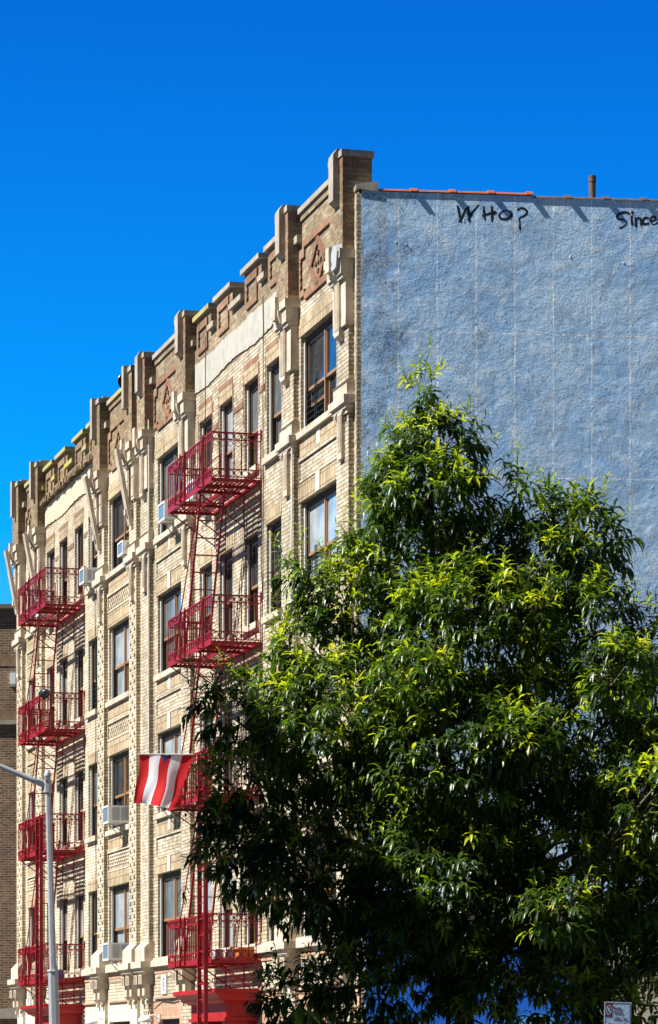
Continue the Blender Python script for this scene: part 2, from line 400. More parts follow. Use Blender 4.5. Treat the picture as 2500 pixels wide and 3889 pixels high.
# ------------------------------------------------------------------ windows
def window(B, u0, u1, z0, z1, double, pane='glass_dark', lab=None, raised=0., guard=False, sill=True, blind=0):
    v = .115
    m = MB()
    m.box(u0, u1, v-.02, v+.10, z1-.10, z1)                      # head
    m.box(u0+.001, u0+.05, v-.03, v+.10, z0, z1-.101); m.box(u1-.05, u1-.001, v-.03, v+.10, z0, z1-.101)
    wn = m.build('window', 'frame_dark', B)
    if lab: wn['label'] = lab
    j = MB(); j.box(u1-.07, u1-.0015, v-.065, v-.032, z0, z1-.101); j.box(u0+.0015, u0+.07, v-.065, v-.032, z0, z1-.101); split(j, 'jamb', 'jamb_grey', wn)
    f = MB(); b0, b1 = u0+.052, u1-.052; zt = z1-.102; zm = z0+(zt-z0)*.47
    secs = [(b0, b1)]
    if double:
        um = (b0+b1)/2; secs = [(b0, um-.03), (um+.03, b1)]
        f.box(um-.0295, um+.0295, v-.02, v+.08, z0, zt)
    P = MB()
    for k, (a, c) in enumerate(secs):
        for (q0, q1, vv, up) in ((zm-.02, zt, v+.0, True), (z0, zm+.02, v+.045, False)):
            rz = raised if (not up and (k == len(secs)-1 or not double)) else 0
            q0 += rz; q1 += rz*.999
            if not up: q1 = min(q1, zm+.02+rz)
            t = .038
            f.box(a, a+t, vv, vv+.04, q0, q1); f.box(c-t, c, vv, vv+.04, q0, q1)
            f.box(a+t, c-t, vv+.001, vv+.039, q0, q0+.05); f.box(a+t, c-t, vv+.001, vv+.039, q1-.04, q1)
            P.add([(a+t, vv+.02, q0+.05), (c-t, vv+.02, q0+.05), (c-t, vv+.02, q1-.04), (a+t, vv+.02, q1-.04)], [(0, 1, 2, 3)])
    f.build('sash', 'frame_bronze', wn)
    P.build('pane', pane, wn)
    bk = MB(); bk.box(b0, b1, v+.16, v+.18, z0, zt); bk.build('interior', 'frame_dark' if pane != 'glass_blind' else 'curtain', wn)
    if raised or guard:
        g = MB(); q = MB(F=L)
        c0, c1 = secs[-1]
        for zz in np.arange(z0+.08, z0+.62, .105): g.bar((c0+.02, v-.03, zz), (c1-.02, v-.03, zz), .007)
        for uu in (c0+(c1-c0)*.38, c0+(c1-c0)*.48): g.bar((uu, v-.035, z0+.01), (uu, v-.035, z0+.78), .012)
        g.build('window_guard', 'cable_black', wn)
    if sill:
        s_ = MB(); s_.extr([(-.075, z0-.13), (.16, z0-.13), (.16, z0), (.02, z0), (-.075, z0-.02)], 0, u0-.10, u1+.10)
        s_.build('sill', 'limestone', wn)
    return wn

# ------------------------------------------------------------------ one apartment house
ROWZ = [(10.46, 12.05), (7.70, 9.29), (4.92, 6.52), (2.03, 3.70)]
def quoins(mb, u, z0, z1, side, step=.135):
    z = z0; k = 0
    while z < z1-.06:
        wd = .10 if k % 2 else .05
        a, b = (u, u+wd) if side > 0 else (u-wd, u)
        mb.box(a, b, -.004, .02, z, z+.06); z += step/2; k += 1
def pier(B, u0, u1, far, k):
    par = 'brick_far_parapet' if far else 'brick_parapet'; low = 'brick_far' if far else 'brick_near'
    uc = (u0+u1)/2
    m = MB(); m.box(u0+.02, u1-.04, -.09, -.001, 2.34, 12.34)
    if far:                                                   # diaper of projecting headers on the pier face
        m.mi = 1; zz = 2.5; k_ = 0
        while zz < 10.0:
            for uu in ((u0+.12, u0+.52) if k_ % 2 else (u0+.32,)):
                m.box(uu, uu+.09, -.104, -.0895, zz, zz+.055)
            zz += .135; k_ += 1
    p = m.build('pier', [low, 'brick_far_parapet'], B)
    m = MB(); m.box(u0, u1, -.19, .29, 12.70, 14.18); m.build('tower', par, p)
    m = MB(); m.box(u0-.02, u1+.02, -.215, .32, 14.18, 14.28)
    if not far: m.extr([(-.30, 13.52), (-.19, 13.44), (-.19, 14.33), (-.235, 14.33), (-.30, 14.24)], 0, u0+.17, u0+.44)
    else: m.box(u0+.30, u0+.50, -.30, -.19, 13.45, 14.33); m.box(u0+.1, u1+.1, -.1, .25, 14.281, 14.34)
    if k == 2: pass
    m.build('tower_cap', 'coping_stone', p)
    if not far:
        d = MB()                                              # red header diaper on tower and below
        for i, z in enumerate(np.arange(12.85, 14.0, .135)):
            for j in range(5):
                if (i+j) % 2: continue
                uu = u0+.07+j*.15
                if random.random() < .85: d.box(uu, uu+.085, -.194, -.15, z, z+.06)
        for z in np.arange(12.78, 14.05, .135): d.box(u0-.004, u0+.09, -.194, -.10, z, z+.055)
        d.box(u0-.004, u1+.004, -.195, .1, 14.03, 14.179)
        d.build('red_headers', 'brick_red_soldier', p)
    c = MB()
    c.box(u0-.10, u1+.08, -.27, -.001, 12.56, 12.70)
    c.box(u0-.04, u0+.24, -.235, -.001, 12.33, 12.56); c.box(u1-.24, u1+.02, -.235, -.001, 12.33, 12.56)
    c.extr([(-.30, 12.56), (-.001, 12.56), (-.001, 12.28), (-.17, 12.28), (-.26, 12.36), (-.30, 12.48)], 0, uc-.15, uc+.17)
    c.box(uc-.09, uc+.11, -.34, -.28, 12.42, 12.80)
    c.box(u0-.03, u1+.01, -.20, -.001, 12.27, 12.328)
    c.box(u0-.01, u0+.25, -.145, -.001, 11.54, 12.268); c.box(u1-.25, u1-.02, -.145, -.001, 11.50, 12.268)
    c.box(u0+.28, u1-.28, -.115, -.001, 11.54, 12.268)
    if not far:
        a, b = uc-.13, uc+.15
        c.box(a, b, -.185, -.001, 11.42, 12.266)
        for q in (a+.02, a+.08, a+.14, a+.20): c.box(q, q+.035, -.20, -.185, 11.50, 12.24)
        c.extr([(-.185, 11.42), (-.05, 11.42), (-.05, 11.32)], 0, a+.02, b-.02)
    else:
        for a, b in ((u0+.02, u0+.20), (u1-.22, u1-.05)):
            for z0, z1 in ((11.60, 11.95), (12.0, 12.2)): c.box(a, b, -.165, -.145, z0, z1)
    cp = c.build('capital', 'limestone', p)
    if k == 0 and not far:
        q = MB(); q.extr([(.0+u0+.03, 12.44), (u0+.26, 12.40), (u0+.34, 12.52), (u0+.30, 12.68), (u0+.20, 12.76), (u0+.02, 12.78), (u0-.06, 12.66), (u0-.03, 12.5)], 1, -.30, -.20)
        for i in range(len(q.v)): q.v[i] = (q.v[i][0]+random.uniform(-.02, .02), q.v[i][1], q.v[i][2]+random.uniform(-.02, .02))
        q.build('cement_patch', 'patch_cement', p)
    if far:                                                   # stone pendant that leans out from the capital to the pier
        m = MB()
        for o in (-.075, .005, .085):
            m.add([(uc+o-.03, -.40, 12.66), (uc+o+.035, -.40, 12.66), (uc+o+.035, -.46, 12.60), (uc+o-.03, -.46, 12.60),
                   (uc+o-.03, -.09, 11.06), (uc+o+.035, -.09, 11.06), (uc+o+.035, -.17, 11.04), (uc+o-.03, -.17, 11.04)],
                  [(0, 1, 2, 3), (4, 7, 6, 5), (0, 4, 5, 1), (1, 5, 6, 2), (2, 6, 7, 3), (3, 7, 4, 0)])
        m.box(uc-.11, uc+.13, -.35, -.27, 12.50, 12.66); m.box(uc-.06, uc+.08, -.26, -.09, 11.25, 11.37)
        fix_normals(m.build('leaning_pendant', 'limestone', p))
    b = MB()
    b.extr([(-.001, 10.67), (-.12, 10.67), (-.15, 10.645), (-.12, 10.61), (-.001, 10.61)], 0, u0-.05, u1+.02)
    b.box(u0-.035, u1+.005, -.135, -.001, 10.42, 10.609); b.box(u0-.10, u1+.07, -.20, -.001, 10.29, 10.419)
    b.box(u0-.04, u1+.01, -.155, -.001, 10.22, 10.289); b.box(u0-.01, u1-.02, -.12, -.001, 10.15, 10.219)
    a, c_ = uc-.15, uc+.10
    b.box(a, c_, -.15, -.09, 9.47, 10.219)
    for q in (a+.02, a+.085, a+.15): b.box(q, q+.035, -.163, -.15, 9.58, 10.16)
    for s_ in (a-.11, c_+.01): b.box(s_, s_+.10, -.18, -.12, 10.14, 10.17); b.box(s_, s_+.10, -.17, -.12, 10.185, 10.215)
    b.build('belt_course', 'limestone', p)
    g = MB()
    g.extr([(-.09, 2.36), (-.001, 2.36), (-.001, 2.24), (-.21, 2.24)], 0, u0-.06, u1+.03)
    g.box(u0-.09, u1+.06, -.215, -.001, 1.96, 2.24); g.box(u0-.15, u1+.12, -.30, -.001, 1.83, 1.959)
    g.box(u0-.11, u1+.08, -.24, -.001, 1.75, 1.829); g.box(u0-.05, u1+.02, -.17, -.001, 1.69, 1.749)
    for a in (u0-.02, u1-.32):
        g.box(a, a+.30, -.26, -.001, 1.50, 1.689)
        g.extr([(-.19, 1.499), (-.001, 1.499), (-.001, 1.18), (-.15, 1.22), (-.19, 1.27)], 0, a+.04, a+.26)
        for q in (a+.07, a+.14, a+.21): g.box(q, q+.03, -.275, -.26, 1.52, 1.67)
        g.box(a+.08, a+.22, -.14, -.001, 1.10, 1.179)
    g.build('base_corbel', 'limestone', p)
    lo = MB(); lo.box(u0+.02, u1-.04, -.07, -.001, -2.2, 1.68); lo.build('pier_base', 'cream_block' if far else low, p)
    return p

def merlon_parapet(B, spans, base, u0, u1, far, off):
    par = 'brick_far_parapet' if far else 'brick_parapet'
    red = 'brick_brown_soldier' if far else 'brick_red_soldier'
    m = MB(); m.box(u0, u1, .0012, .30, 13.10, base)
    for a, b in spans: m.box(a, b, .0012, .30, base, 14.02)
    wl = m.build('parapet', par, B)
    for i, (a, b) in enumerate(spans):
        c = MB(); c.box(a-.06, b+.06, -.07, .34, 14.02, 14.11); c.build('coping', 'coping_moss' if (far or i == len(spans)-1) else 'coping_stone', wl)
        f = MB(); p0, p1, q0, q1 = a+.22, b-.20, 13.34, 13.92
        f.box(p0, p1, -.03, .01, q1-.14, q1); f.box(p0, p1, -.03, .01, q0, q0+.12)
        z = q0+.121; k = 0
        while z < q1-.15:
            d = .10 if k % 2 else .06
            f.box(p0, p0+d, -.03, .01, z, z+.062); f.box(p1-d, p1, -.03, .01, z, z+.062); z += .067; k += 1
        f.build('panel_frame', red, wl)
    nt_ = []
    edges = [u0]+[e for s_ in spans for e in s_]+[u1]
    for i in range(0, len(edges), 2):
        a, b = edges[i], edges[i+1]
        if b-a > .05:
            c = MB(); c.box(a+.001, b-.001, -.08, .31, base-.01, base+.09); c.build('low_coping', 'coping_moss' if far else 'coping_stone', wl)
    return wl

def gable_parapet(B, a, b, far):
    par = 'brick_far_parapet' if far else 'brick_parapet'; red = 'brick_brown_soldier' if far else 'brick_red_soldier'
    s = .21; m = MB(); m.box(a, b, .0012, .30, 12.3, 13.62); m.box(a+s, b-s, .0012, .30, 13.62, 14.08)
    wl = m.build('parapet', par, B)
    c = MB(); c.box(a+s-.04, b-s+.04, -.07, .34, 14.08, 14.17); c.build('coping', 'coping_moss' if far else 'coping_stone', wl)
    c = MB(); c.box(a+s, b-s, -.03, .001, 13.96, 14.08); c.build('drip_course', red if far else par, wl)
    for x0, x1 in ((a+.001, a+s-.001), (b-s+.001, b+.06)):
        c = MB(); c.box(x0, x1, -.09, .31, 13.62, 13.74); c.build('low_coping', 'coping_stone', wl)
    f = MB(); x0, x1 = a+.14, b-.14; t = .035
    f.box(x0+.30, x1-.30, -t, .001, 13.48, 13.60); f.box(x0, x0+.299, -t, .001, 13.32, 13.44); f.box(x1-.299, x1, -t, .001, 13.32, 13.44)
    f.box(x0+.23, x0+.299, -t, .001, 13.441, 13.60); f.box(x1-.299, x1-.23, -t, .001, 13.441, 13.60)
    f.box(x0+.30, x1-.30, -t, .001, 12.60, 12.72); f.box(x0, x0+.299, -t, .001, 12.68, 12.79); f.box(x1-.299, x1, -t, .001, 12.68, 12.79)
    z = 12.80; k = 0
    while z < 13.30:
        d = .10 if k % 2 else .06
        f.box(x0, x0+d, -t, .001, z, z+.062); f.box(x1-d, x1, -t, .001, z, z+.062); z += .067; k += 1
    f.build('panel_frame', red, wl)
    d = MB(); cu = (a+b)/2+.05; cz = 13.04; hw = min(.46, (b-a)*.25); hh = .38; t = .055
    def para(p, q):
        px, pz = p; qx, qz = q; nx, nz = (qz-pz), -(qx-px); l = math.hypot(nx, nz); nx, nz = nx/l*t, nz/l*t
        d.add([(px+nx, -.035, pz+nz), (px-nx, -.035, pz-nz), (qx-nx, -.035, qz-nz), (qx+nx, -.035, qz+nz),
               (px+nx, .001, pz+nz), (px-nx, .001, pz-nz), (qx-nx, .001, qz-nz), (qx+nx, .001, qz+nz)],
              [(0, 1, 2, 3), (4, 7, 6, 5), (0, 4, 5, 1), (1, 5, 6, 2), (2, 6, 7, 3), (3, 7, 4, 0)])
    P = [(cu, cz+hh), (cu+hw, cz), (cu, cz-hh), (cu-hw, cz)]
    for i in range(4): para(P[i], P[(i+1) % 4])
    for oz in (.15, 0, -.15):
        for ox in (-.15, 0, .15):
            if abs(ox)+abs(oz) < .2: d.box(cu+ox-.05, cu+ox+.05, -.03, .001, cz+oz-.03, cz+oz+.03)
    o = d.build('diamond_motif', 'brick_brown_soldier' if far else 'brick_red', wl); fix_normals(o)

def bay_panels(B, a, b, far, cx, w0, w1):
    # brick trim between the floors of a bay with a double window
    s = MB(); p = MB(); k = MB()
    for i, (z0, z1) in enumerate(ROWZ):
        s.box(w0-.13, w1+.13, -.012, .001, z1+.001, z1+.30)
        s.box(w0-.05, w1+.05, -.012, .001, z0-.42, z0-.131)
        if i < 3:
            nz = ROWZ[i+1][1]
            x0, x1, q0, q1 = w0-.02, w1+.02, nz+.36, z0-.50
            p.box(x0-.06, x1+.06, -.03, .001, q1, q1+.07); p.box(x0-.06, x0, -.022, .001, q0, q1-.001); p.box(x1, x1+.06, -.022, .001, q0, q1-.001)
            p.box(x0-.06, x1+.06, -.02, .001, q0-.05, q0-.001)
            if far:                                           # basket-weave headers
                zz = q0+.03; r_ = 0
                while zz < q1-.05:
                    uu = x0+.05+(.09 if r_ % 2 else 0)
                    while uu < x1-.1: k.box(uu, uu+.055, -.014, .001, zz, zz+.035); uu += .18
                    zz += .075; r_ += 1
    split(s, 'soldier_course', 'brick_soldier', B)
    for i in range(0, len(p.adds), 4):                        # four strips frame one panel
        q = MB(); v0, f0 = p.adds[i][0], p.adds[i][2]; v1, f1 = p.adds[i+3][1], p.adds[i+3][3]
        q.v = p.v[v0:v1]; q.f = [tuple(k_-v0 for k_ in f) for f in p.f[f0:f1]]; q.m = p.m[f0:f1]; q.build('spandrel_panel', 'brick_far' if far else 'brick_near', B)
    if far and k.v: k.build('basket_weave', 'brick_far_parapet', B)
    kk = MB()
    for i, (z0, z1) in enumerate(ROWZ):
        if i: kk.box(cx-.12, cx+.12, -.03, .001, z1-.0+.002, z1+.32)
        kk.box(cx-.10, cx+.10, -.02, .001, z0-.40, z0-.132)
    if not far: split(kk, 'keystone', 'limestone_pale', B)

def house(off, far, u_end, lab):
    loc = L((off if off > .1 else 0, 0, -CZ))
    B = thing('apartment_building', loc, lab, 'building')
    low = 'brick_far' if far else 'brick_near'
    ps = [(.28, 1.04), (3.66, 4.43), (11.36, 12.20), (15.05, 15.79)]
    if far: ps[0] = (.28, 1.05); ps[3] = (13.85, 14.69); ps[1] = (3.64, 4.38); ps[2] = (11.18, 12.01)
    ps = [(a+off, b+off) for a, b in ps]
    wins = []
    for i, (z0, z1) in enumerate(ROWZ):
        wins.append((1.22+off, 3.53+off, z0, z1, True, i, 0))
        for j, (a, b) in enumerate(((4.82, 5.84), (6.44, 7.44), (8.34, 9.34), (9.95, 10.97))): wins.append((a+off, b+off, z0, z1, False, i, 1+j))
        if far: wins.append((12.35+off, 13.45+off, z0, z1, False, i, 5))
        else: wins.append((12.40+off, 14.66+off, z0, z1, True, i, 5))
    m = MB(); x0 = 0. if not far else off-.02
    grid_wall(m, x0, u_end, 1.16, 12.62, [w_[:4] for w_ in wins])
    m.build('facade_wall', low, B)
    m = MB(); grid_wall(m, x0, u_end, 12.62, 13.62, [])
    m.build('upper_wall', 'brick_far_parapet' if far else 'brick_parapet', B)
    gh = [(1.30+off, 3.50+off, -1.0, .78), ((12.7 if not far else 12.4)+off, (14.6 if not far else 13.4)+off, -1.0, .78), (6.95+off, 8.75+off, -2.0, .45)]
    m = MB(); grid_wall(m, x0, u_end, -2.2, 1.16, gh)
    m.build('ground_storey_wall', 'cream_block' if far else 'brick_pink_soldier', B)
    panes = ['glass_dark', 'glass_curtain', 'glass_curtain', 'glass_blind', 'glass_dark']
    for a, b, z0, z1, dbl, i, j in wins:
        if not far and j == 0: pn = ['glass_dark', 'glass_blind', 'glass_curtain', 'glass_dark'][i]
        elif j == 5 and not far: pn = ['glass_curtain', 'glass_curtain', 'glass_blind', 'glass_curtain'][i]
        else: pn = random.choice(panes)
        window(B, a, b, z0, z1, dbl, pn, raised=.42 if (j == 0 and i == 0 and not far) else (.25 if (j == 0 and i == 1 and not far) else 0), guard=(j == 1 and i == 1))
    for a, b, z0, z1 in gh[:2]: window(B, a, b, z0, z1, True, 'glass_dark', sill=False)
    for k, (a, b) in enumerate(ps): pier(B, a, b, far, k)
    # bays with gables
    gable_parapet(B, ps[0][1], ps[1][0], far); bay_panels(B, ps[0][1], ps[1][0], far, (1.22+3.53)/2+off, 1.22+off, 3.53+off)
    if far: gable_parapet(B, ps[2][1], ps[3][0], True); bay_panels(B, 0, 0, True, 12.9+off, 12.35+off, 13.45+off)
    else: gable_parapet(B, ps[2][1], ps[3][0], False); bay_panels(B, 0, 0, False, 13.53+off, 12.40+off, 14.66+off)
    sp = [(4.56, 5.75), (6.22, 7.43), (8.35, 9.56), (10.03, 11.12 if far else 11.22)]
    merlon_parapet(B, [(a+off, b+off) for a, b in sp], 13.60, ps[1][1], ps[2][0], far, off)
    # rendered band
    n = 70; a, b = ps[1][1]+.06, ps[2][0]-.1; top = []; bot = []
    for i in range(n+1):
        u = a+(b-a)*i/n
        top.append((u, 13.19+.015*math.sin(u*3)+random.uniform(-.012, .012))); bot.append((u, 12.66+.035*math.sin(u*1.7)+random.uniform(-.014, .014)))
    m = MB(); vs = []
    for (u, zt), (_, zb) in zip(top, bot): vs += [(u, -.022, zt), (u, -.022, zb), (u, .001, zt), (u, .001, zb)]
    fs = []
    for i in range(n):
        p, q = i*4, i*4+4
        fs += [(p+1, q+1, q, p), (p, q, q+2, p+2), (p+1, p+3, q+3, q+1)]
    fs += [(0, 2, 3, 1), (n*4, n*4+1, n*4+3, n*4+2)]
    m.add(vs, fs); m.build('render_band', 'render_cream' if far else 'render_grey', B)
    if far:                                                   # ragged ledge over the rendered band
        m = MB()
        for i in range(n):
            u = a+(b-a)*i/n; h = random.uniform(0, .03)
            m.box(u, a+(b-a)*(i+1)/n-.0005, -.11-random.uniform(0, .05), .001, 13.20+h*.5+.02*math.sin(i*.7), 13.30+h)
        m.build('broken_ledge', 'brick_far_parapet', B)
    # trim round the single windows
    r1 = MB(); q1 = MB(); s1 = MB()
    for a, b, z0, z1, dbl, i, j in wins:
        if dbl or j == 5: continue
        s1.box(a-.02, b+.02, -.010, .001, z1+.001, z1+.24)
        if i == 0:
            r1.box(a-.02, b+.02, -.014, .001, z1+.241, z1+.34)
            quoins(q1, a-.03, z0+.85, z1+.2, -1); quoins(q1, b+.03, z0+.85, z1+.2, 1)
    for a, b in ((5.95, 6.33), (7.55, 8.23), (9.45, 9.84)): r1.box(a+off, b+off, -.014, .001, 11.68, 11.78)
    split(s1, 'window_header', 'brick_soldier', B)
    split(r1, 'red_course', 'brick_brown_soldier' if far else 'brick_red_soldier', B)
    if not far: q1.build('red_quoins', 'brick_red', B)
    # sill belt over the ground storey and soldier band below it
    pts = [x0]+[e for p_ in ps for e in (p_[0]-.16, p_[1]+.13)]+[u_end]
    s = MB(); t = MB()
    for i in range(0, len(pts), 2):
        if pts[i+1]-pts[i] > .02:
            s.extr([(-.10, 1.84), (-.001, 1.84), (-.001, 1.99), (-.02, 1.99), (-.10, 1.95)], 0, pts[i], pts[i+1])
            t.box(pts[i], pts[i+1], -.02, -.001, 1.70, 1.839); t.box(pts[i], pts[i+1], -.045, -.001, 1.19, 1.235)
    split(s, 'sill_course', 'limestone', B); split(t, 'band_course', 'brick_pink_soldier', B)
    # body behind the front: slab roof and rear
    m = MB()
    d = 11.
    m.box(x0+.05, u_end-.02, .45, d, 13.0, 13.15) if far else m.add([(0.02, .5, 13.0), (u_end, .5, 13.0), (u_end, d, 13.0), (-1.7, d, 13.0), (0.02, .5, 13.15), (u_end, .5, 13.15), (u_end, d, 13.15), (-1.7, d, 13.15)],
        [(0, 3, 2, 1), (4, 5, 6, 7), (0, 1, 5, 4), (1, 2, 6, 5), (2, 3, 7, 6), (3, 0, 4, 7)])
    m.build('roof', 'roofing', B)
    m = MB()
    if far: m.box(x0+.05, u_end-.02, d+.001, d+.3, -2.2, 13.6); m.box(u_end-.3, u_end, .31, d, -2.2, 13.6)
    else: m.box(-1.7, u_end, d+.001, d+.3, -2.2, 13.6)
    m.build('rear_wall', 'brick_brown', B)
    # entrance: red portico with cornice
    o = off+(.2 if far else 0)
    e0, e1 = 6.15+o, 9.45+o
    m = MB()
    prof = [(0, 1.22), (-.86, 1.22), (-.86, 1.15), (-.80, 1.12), (-.74, 1.06), (-.72, 1.02), (-.66, 1.0), (-.62, .97), (0, .97)]
    vs = []
    # mitred cornice: rings at both ends follow the profile
    for q, z in prof: vs += [(e0+(.86+q), q, z), (e1-(.86+q), q, z)]
    k = len(prof); fs = []
    for i in range(1, k-2): fs.append((2*i, 2*i+1, 2*i+3, 2*i+2))
    for i in range(1, k-2):
        a_, b_ = prof[i], prof[i+1]
        m.add([(e0+.86+a_[0], a_[0], a_[1]), (e0+.86+b_[0], b_[0], b_[1]), (e0+.86+b_[0], 0, b_[1]), (e0+.86+a_[0], 0, a_[1])], [(0, 1, 2, 3)])
        m.add([(e1-.86-a_[0], a_[0], a_[1]), (e1-.86-b_[0], b_[0], b_[1]), (e1-.86-b_[0], 0, b_[1]), (e1-.86-a_[0], 0, a_[1])], [(3, 2, 1, 0)])
    m.add(vs, fs)
    m.add([(e0, 0, 1.22), (e1, 0, 1.22), (e1, -.86, 1.22), (e0, -.86, 1.22)], [(3, 2, 1, 0)])
    m.add([(e0+.24, 0, .97), (e1-.24, 0, .97), (e1-.24, -.62, .97), (e0+.24, -.62, .97)], [(0, 1, 2, 3)])
    pr = m.build('entrance_portico', 'red_portico', B)
    f = MB(); f.box(e0+.28, e1-.28, -.58, -.30, .72, .969); f.box(e0+.28, e0+.50, -.2999, -.001, .72, .969); f.box(e1-.50, e1-.28, -.2999, -.001, .72, .969)
    f.box(e0+.24, e1-.24, -.62, -.001, .66, .719); f.build('frieze', 'red_portico', pr)
    for a_ in (e0+.34, e1-.66):
        c = MB(); c.box(a_-.03, a_+.35, -.56, -.20, .56, .659); c.box(a_+.02, a_+.30, -.50, -.24, -2.0, .559); c.box(a_, a_+.32, -.53, -.22, -2.0, -1.7)
        c.build('column', 'red_portico', pr)
        c = MB(); c.extr([(-.24, .659), (0, .659), (0, .2), (-.10, .26), (-.2, .45)], 0, a_+.06, a_+.26); c.build('bracket', 'red_portico', pr)
    sf = MB(); sf.box(e0+.36, e0+.62, -.05, -.001, -2.0, .659); sf.box(e1-.62, e1-.36, -.05, -.001, -2.0, .659); sf.build('pilaster', 'red_portico', pr)
    d_ = MB(); d_.box(6.95+o, 8.75+o, .12, .17, -2.0, .45); dd = d_.build('entrance_door', 'frame_dark', B)
    return B

A = house(0., False, 16.02, 'tan brick apartment building with a light blue painted side wall, nearest the viewer')
Bb = house(16.03, True, 30.95, 'cream and brown brick apartment building beyond the blue walled one, with leaning stone pendants')

# ------------------------------------------------------------------ painted side wall
def build_side():
    m = MB(F=LS); Wd = 18.
    # face split so that the relief of the top edge is slightly uneven
    top = 13.56
    m.box(.03, Wd, .0, .35, 2.44, top)
    s = m.build('side_wall', 'painted_blue', A)
    e = MB(F=LS); e.box(-.045, .03, .0005, .34, 2.0, 13.52); e.build('edge_bricks', 'brick_near', s)
    e = MB(F=LS); e.box(.032, .33, -.012, .36, top, 13.60); e.extr([(.30, 13.55), (-.05, 13.60), (-.06, 13.66), (.30, 13.72)][::-1], 1, -.02, .36)
    e.build('corner_coping', 'coping_stone', s)
    lw = MB(F=LS); lw.box(.03, Wd, .002, .35, -2.2, 2.30); lw.build('lower_wall', 'cream_block', s)
    ld = MB(F=LS); ld.box(.03, Wd, -.05, .35, 2.301, 2.439); ld.build('ledge', 'render_grey', s)
    mu = MB(F=LS); mu.box(.10, 3.55, -.012, .001, -1.9, 2.0); mu.build('mural', 'mural_paint', s)
    mb = MB(F=LS); mb.box(3.6, 9.0, -.012, .001, -1.9, 2.1)
    # clay copings: barrel tiles with collars
    k = 0; x = .30
    while x < Wd-.3:
        l = .612; hi = x < 2.6; z = 13.60 if hi else 13.56
        t = MB(F=LS); mat = 'terracotta' if (hi and k not in ()) else 'tile_dark'
        n = 8; P = []
        def arc(xx, r, vo=.175, sq=.85):
            return [(xx, vo-math.cos(math.pi*i/n)*(r+.12), z-.025+math.sin(math.pi*i/n)*r*sq) for i in range(n+1)]
        def seg(xa, xb, r):
            a_ = arc(xa, r); b_ = arc(xb, r); 
            t.add(a_+b_, [(i, i+1, n+2+i, n+1+i) for i in range(n)]+[(n, 0, n+1, 2*n+1), tuple(range(n+1))[::-1], tuple(range(n+1, 2*n+2))])
        seg(x, x+l-.10, .070); seg(x+l-.10, x+l-.001, .100)
        o = t.build('coping_tile', mat, s, smooth=False); fix_normals(o)
        x += l; k += 1
    fl = MB(F=LS); fl.box(.335, 2.75, -.011, .34, top+.0005, 13.574); fl.build('flashing', 'tile_dark', s)
    # graffiti, brushed black letters
    g = MB(F=LS)
    S_ = [[(42, 58), (46, 66), (50, 92), (58, 124)], [(50, 122), (60, 108), (76, 72), (88, 60)], [(86, 64), (89, 92), (93, 120)], [(88, 116), (104, 84), (120, 66), (130, 55)],
          [(152, 62), (154, 86), (157, 112)], [(186, 62), (188, 90), (187, 120)], [(148, 98), (166, 92), (196, 84)],
          [(243+26*math.cos(t), 95+18*math.sin(t)-.12*26*math.cos(t)) for t in np.linspace(.3, 6.6, 16)],
          [(296, 72), (306, 66), (322, 68), (333, 78), (332, 90), (320, 100), (306, 104), (300, 112), (303, 128), (304, 150)], [(303, 146), (305, 151)],
          [(762, 90), (750, 84), (735, 84), (716, 92), (709, 103), (716, 113), (736, 114), (750, 120), (748, 134), (736, 144), (724, 149)],
          [(772, 102), (771, 118), (774, 132)], [(774, 82), (775, 86)], [(787, 106), (789, 124), (790, 141)], [(789, 120), (797, 108), (806, 108), (811, 118), (812, 134)],
          [(840, 108), (830, 106), (820, 113), (817, 123), (823, 132), (834, 133), (842, 129)], [(850, 120), (862, 119), (872, 114), (870, 104), (860, 101), (851, 109), (850, 122), (857, 132), (868, 134), (882, 126)],
          [(196, 88), (200, 84)]]
    lw_ = 0
    for st in S_:
        pts = [Vector((*sidewz(1700+a*.907, 730+b*.907), 0)) for a, b in st]
        # resample
        rs = [pts[0]]
        for p, q in zip(pts, pts[1:]):
            c_ = max(1, int((q-p).length/.03))
            rs += [p+(q-p)*(i/c_) for i in range(1, c_+1)]
        lw_ += .00004
        wd = [.0165+.005*math.sin(i*.5)+random.uniform(-.003, .003) for i in range(len(rs))]
        vs = []
        for i, p in enumerate(rs):
            d = (rs[min(i+1, len(rs)-1)]-rs[max(0, i-1)]).normalized(); nn = Vector((-d.y, d.x, 0))*wd[i]
            for q, n_ in ((p-nn, -.0008), (p+nn, -.0008)): vs.append((q.x, n_-lw_, q.y))
        k0 = len(vs)
        g.add(vs, [(2*i, 2*i+1, 2*i+3, 2*i+2) for i in range(len(rs)-1)])
        for c, j in ((rs[0], 0), (rs[-1], -1)):
            P = [(c.x+math.cos(a)*wd[j]*1.15, -.0009-lw_, c.y+math.sin(a)*wd[j]*1.15) for a in np.linspace(0, 2*math.pi, 9)[:-1]]
            g.add(P, [tuple(range(8))])
        if random.random() < .8:                              # drips
            c = rs[-1]; h = random.uniform(.03, .08)
            g.add([(c.x-.004, -.00085-lw_, c.y), (c.x+.005, -.00085-lw_, c.y), (c.x+.003, -.00085-lw_, c.y-h), (c.x-.002, -.00085-lw_, c.y-h)], [(0, 1, 2, 3)])
    g.build('graffiti', 'spray_black', s)
    # blobs and drips of thick paint
    bl = MB(F=LS)
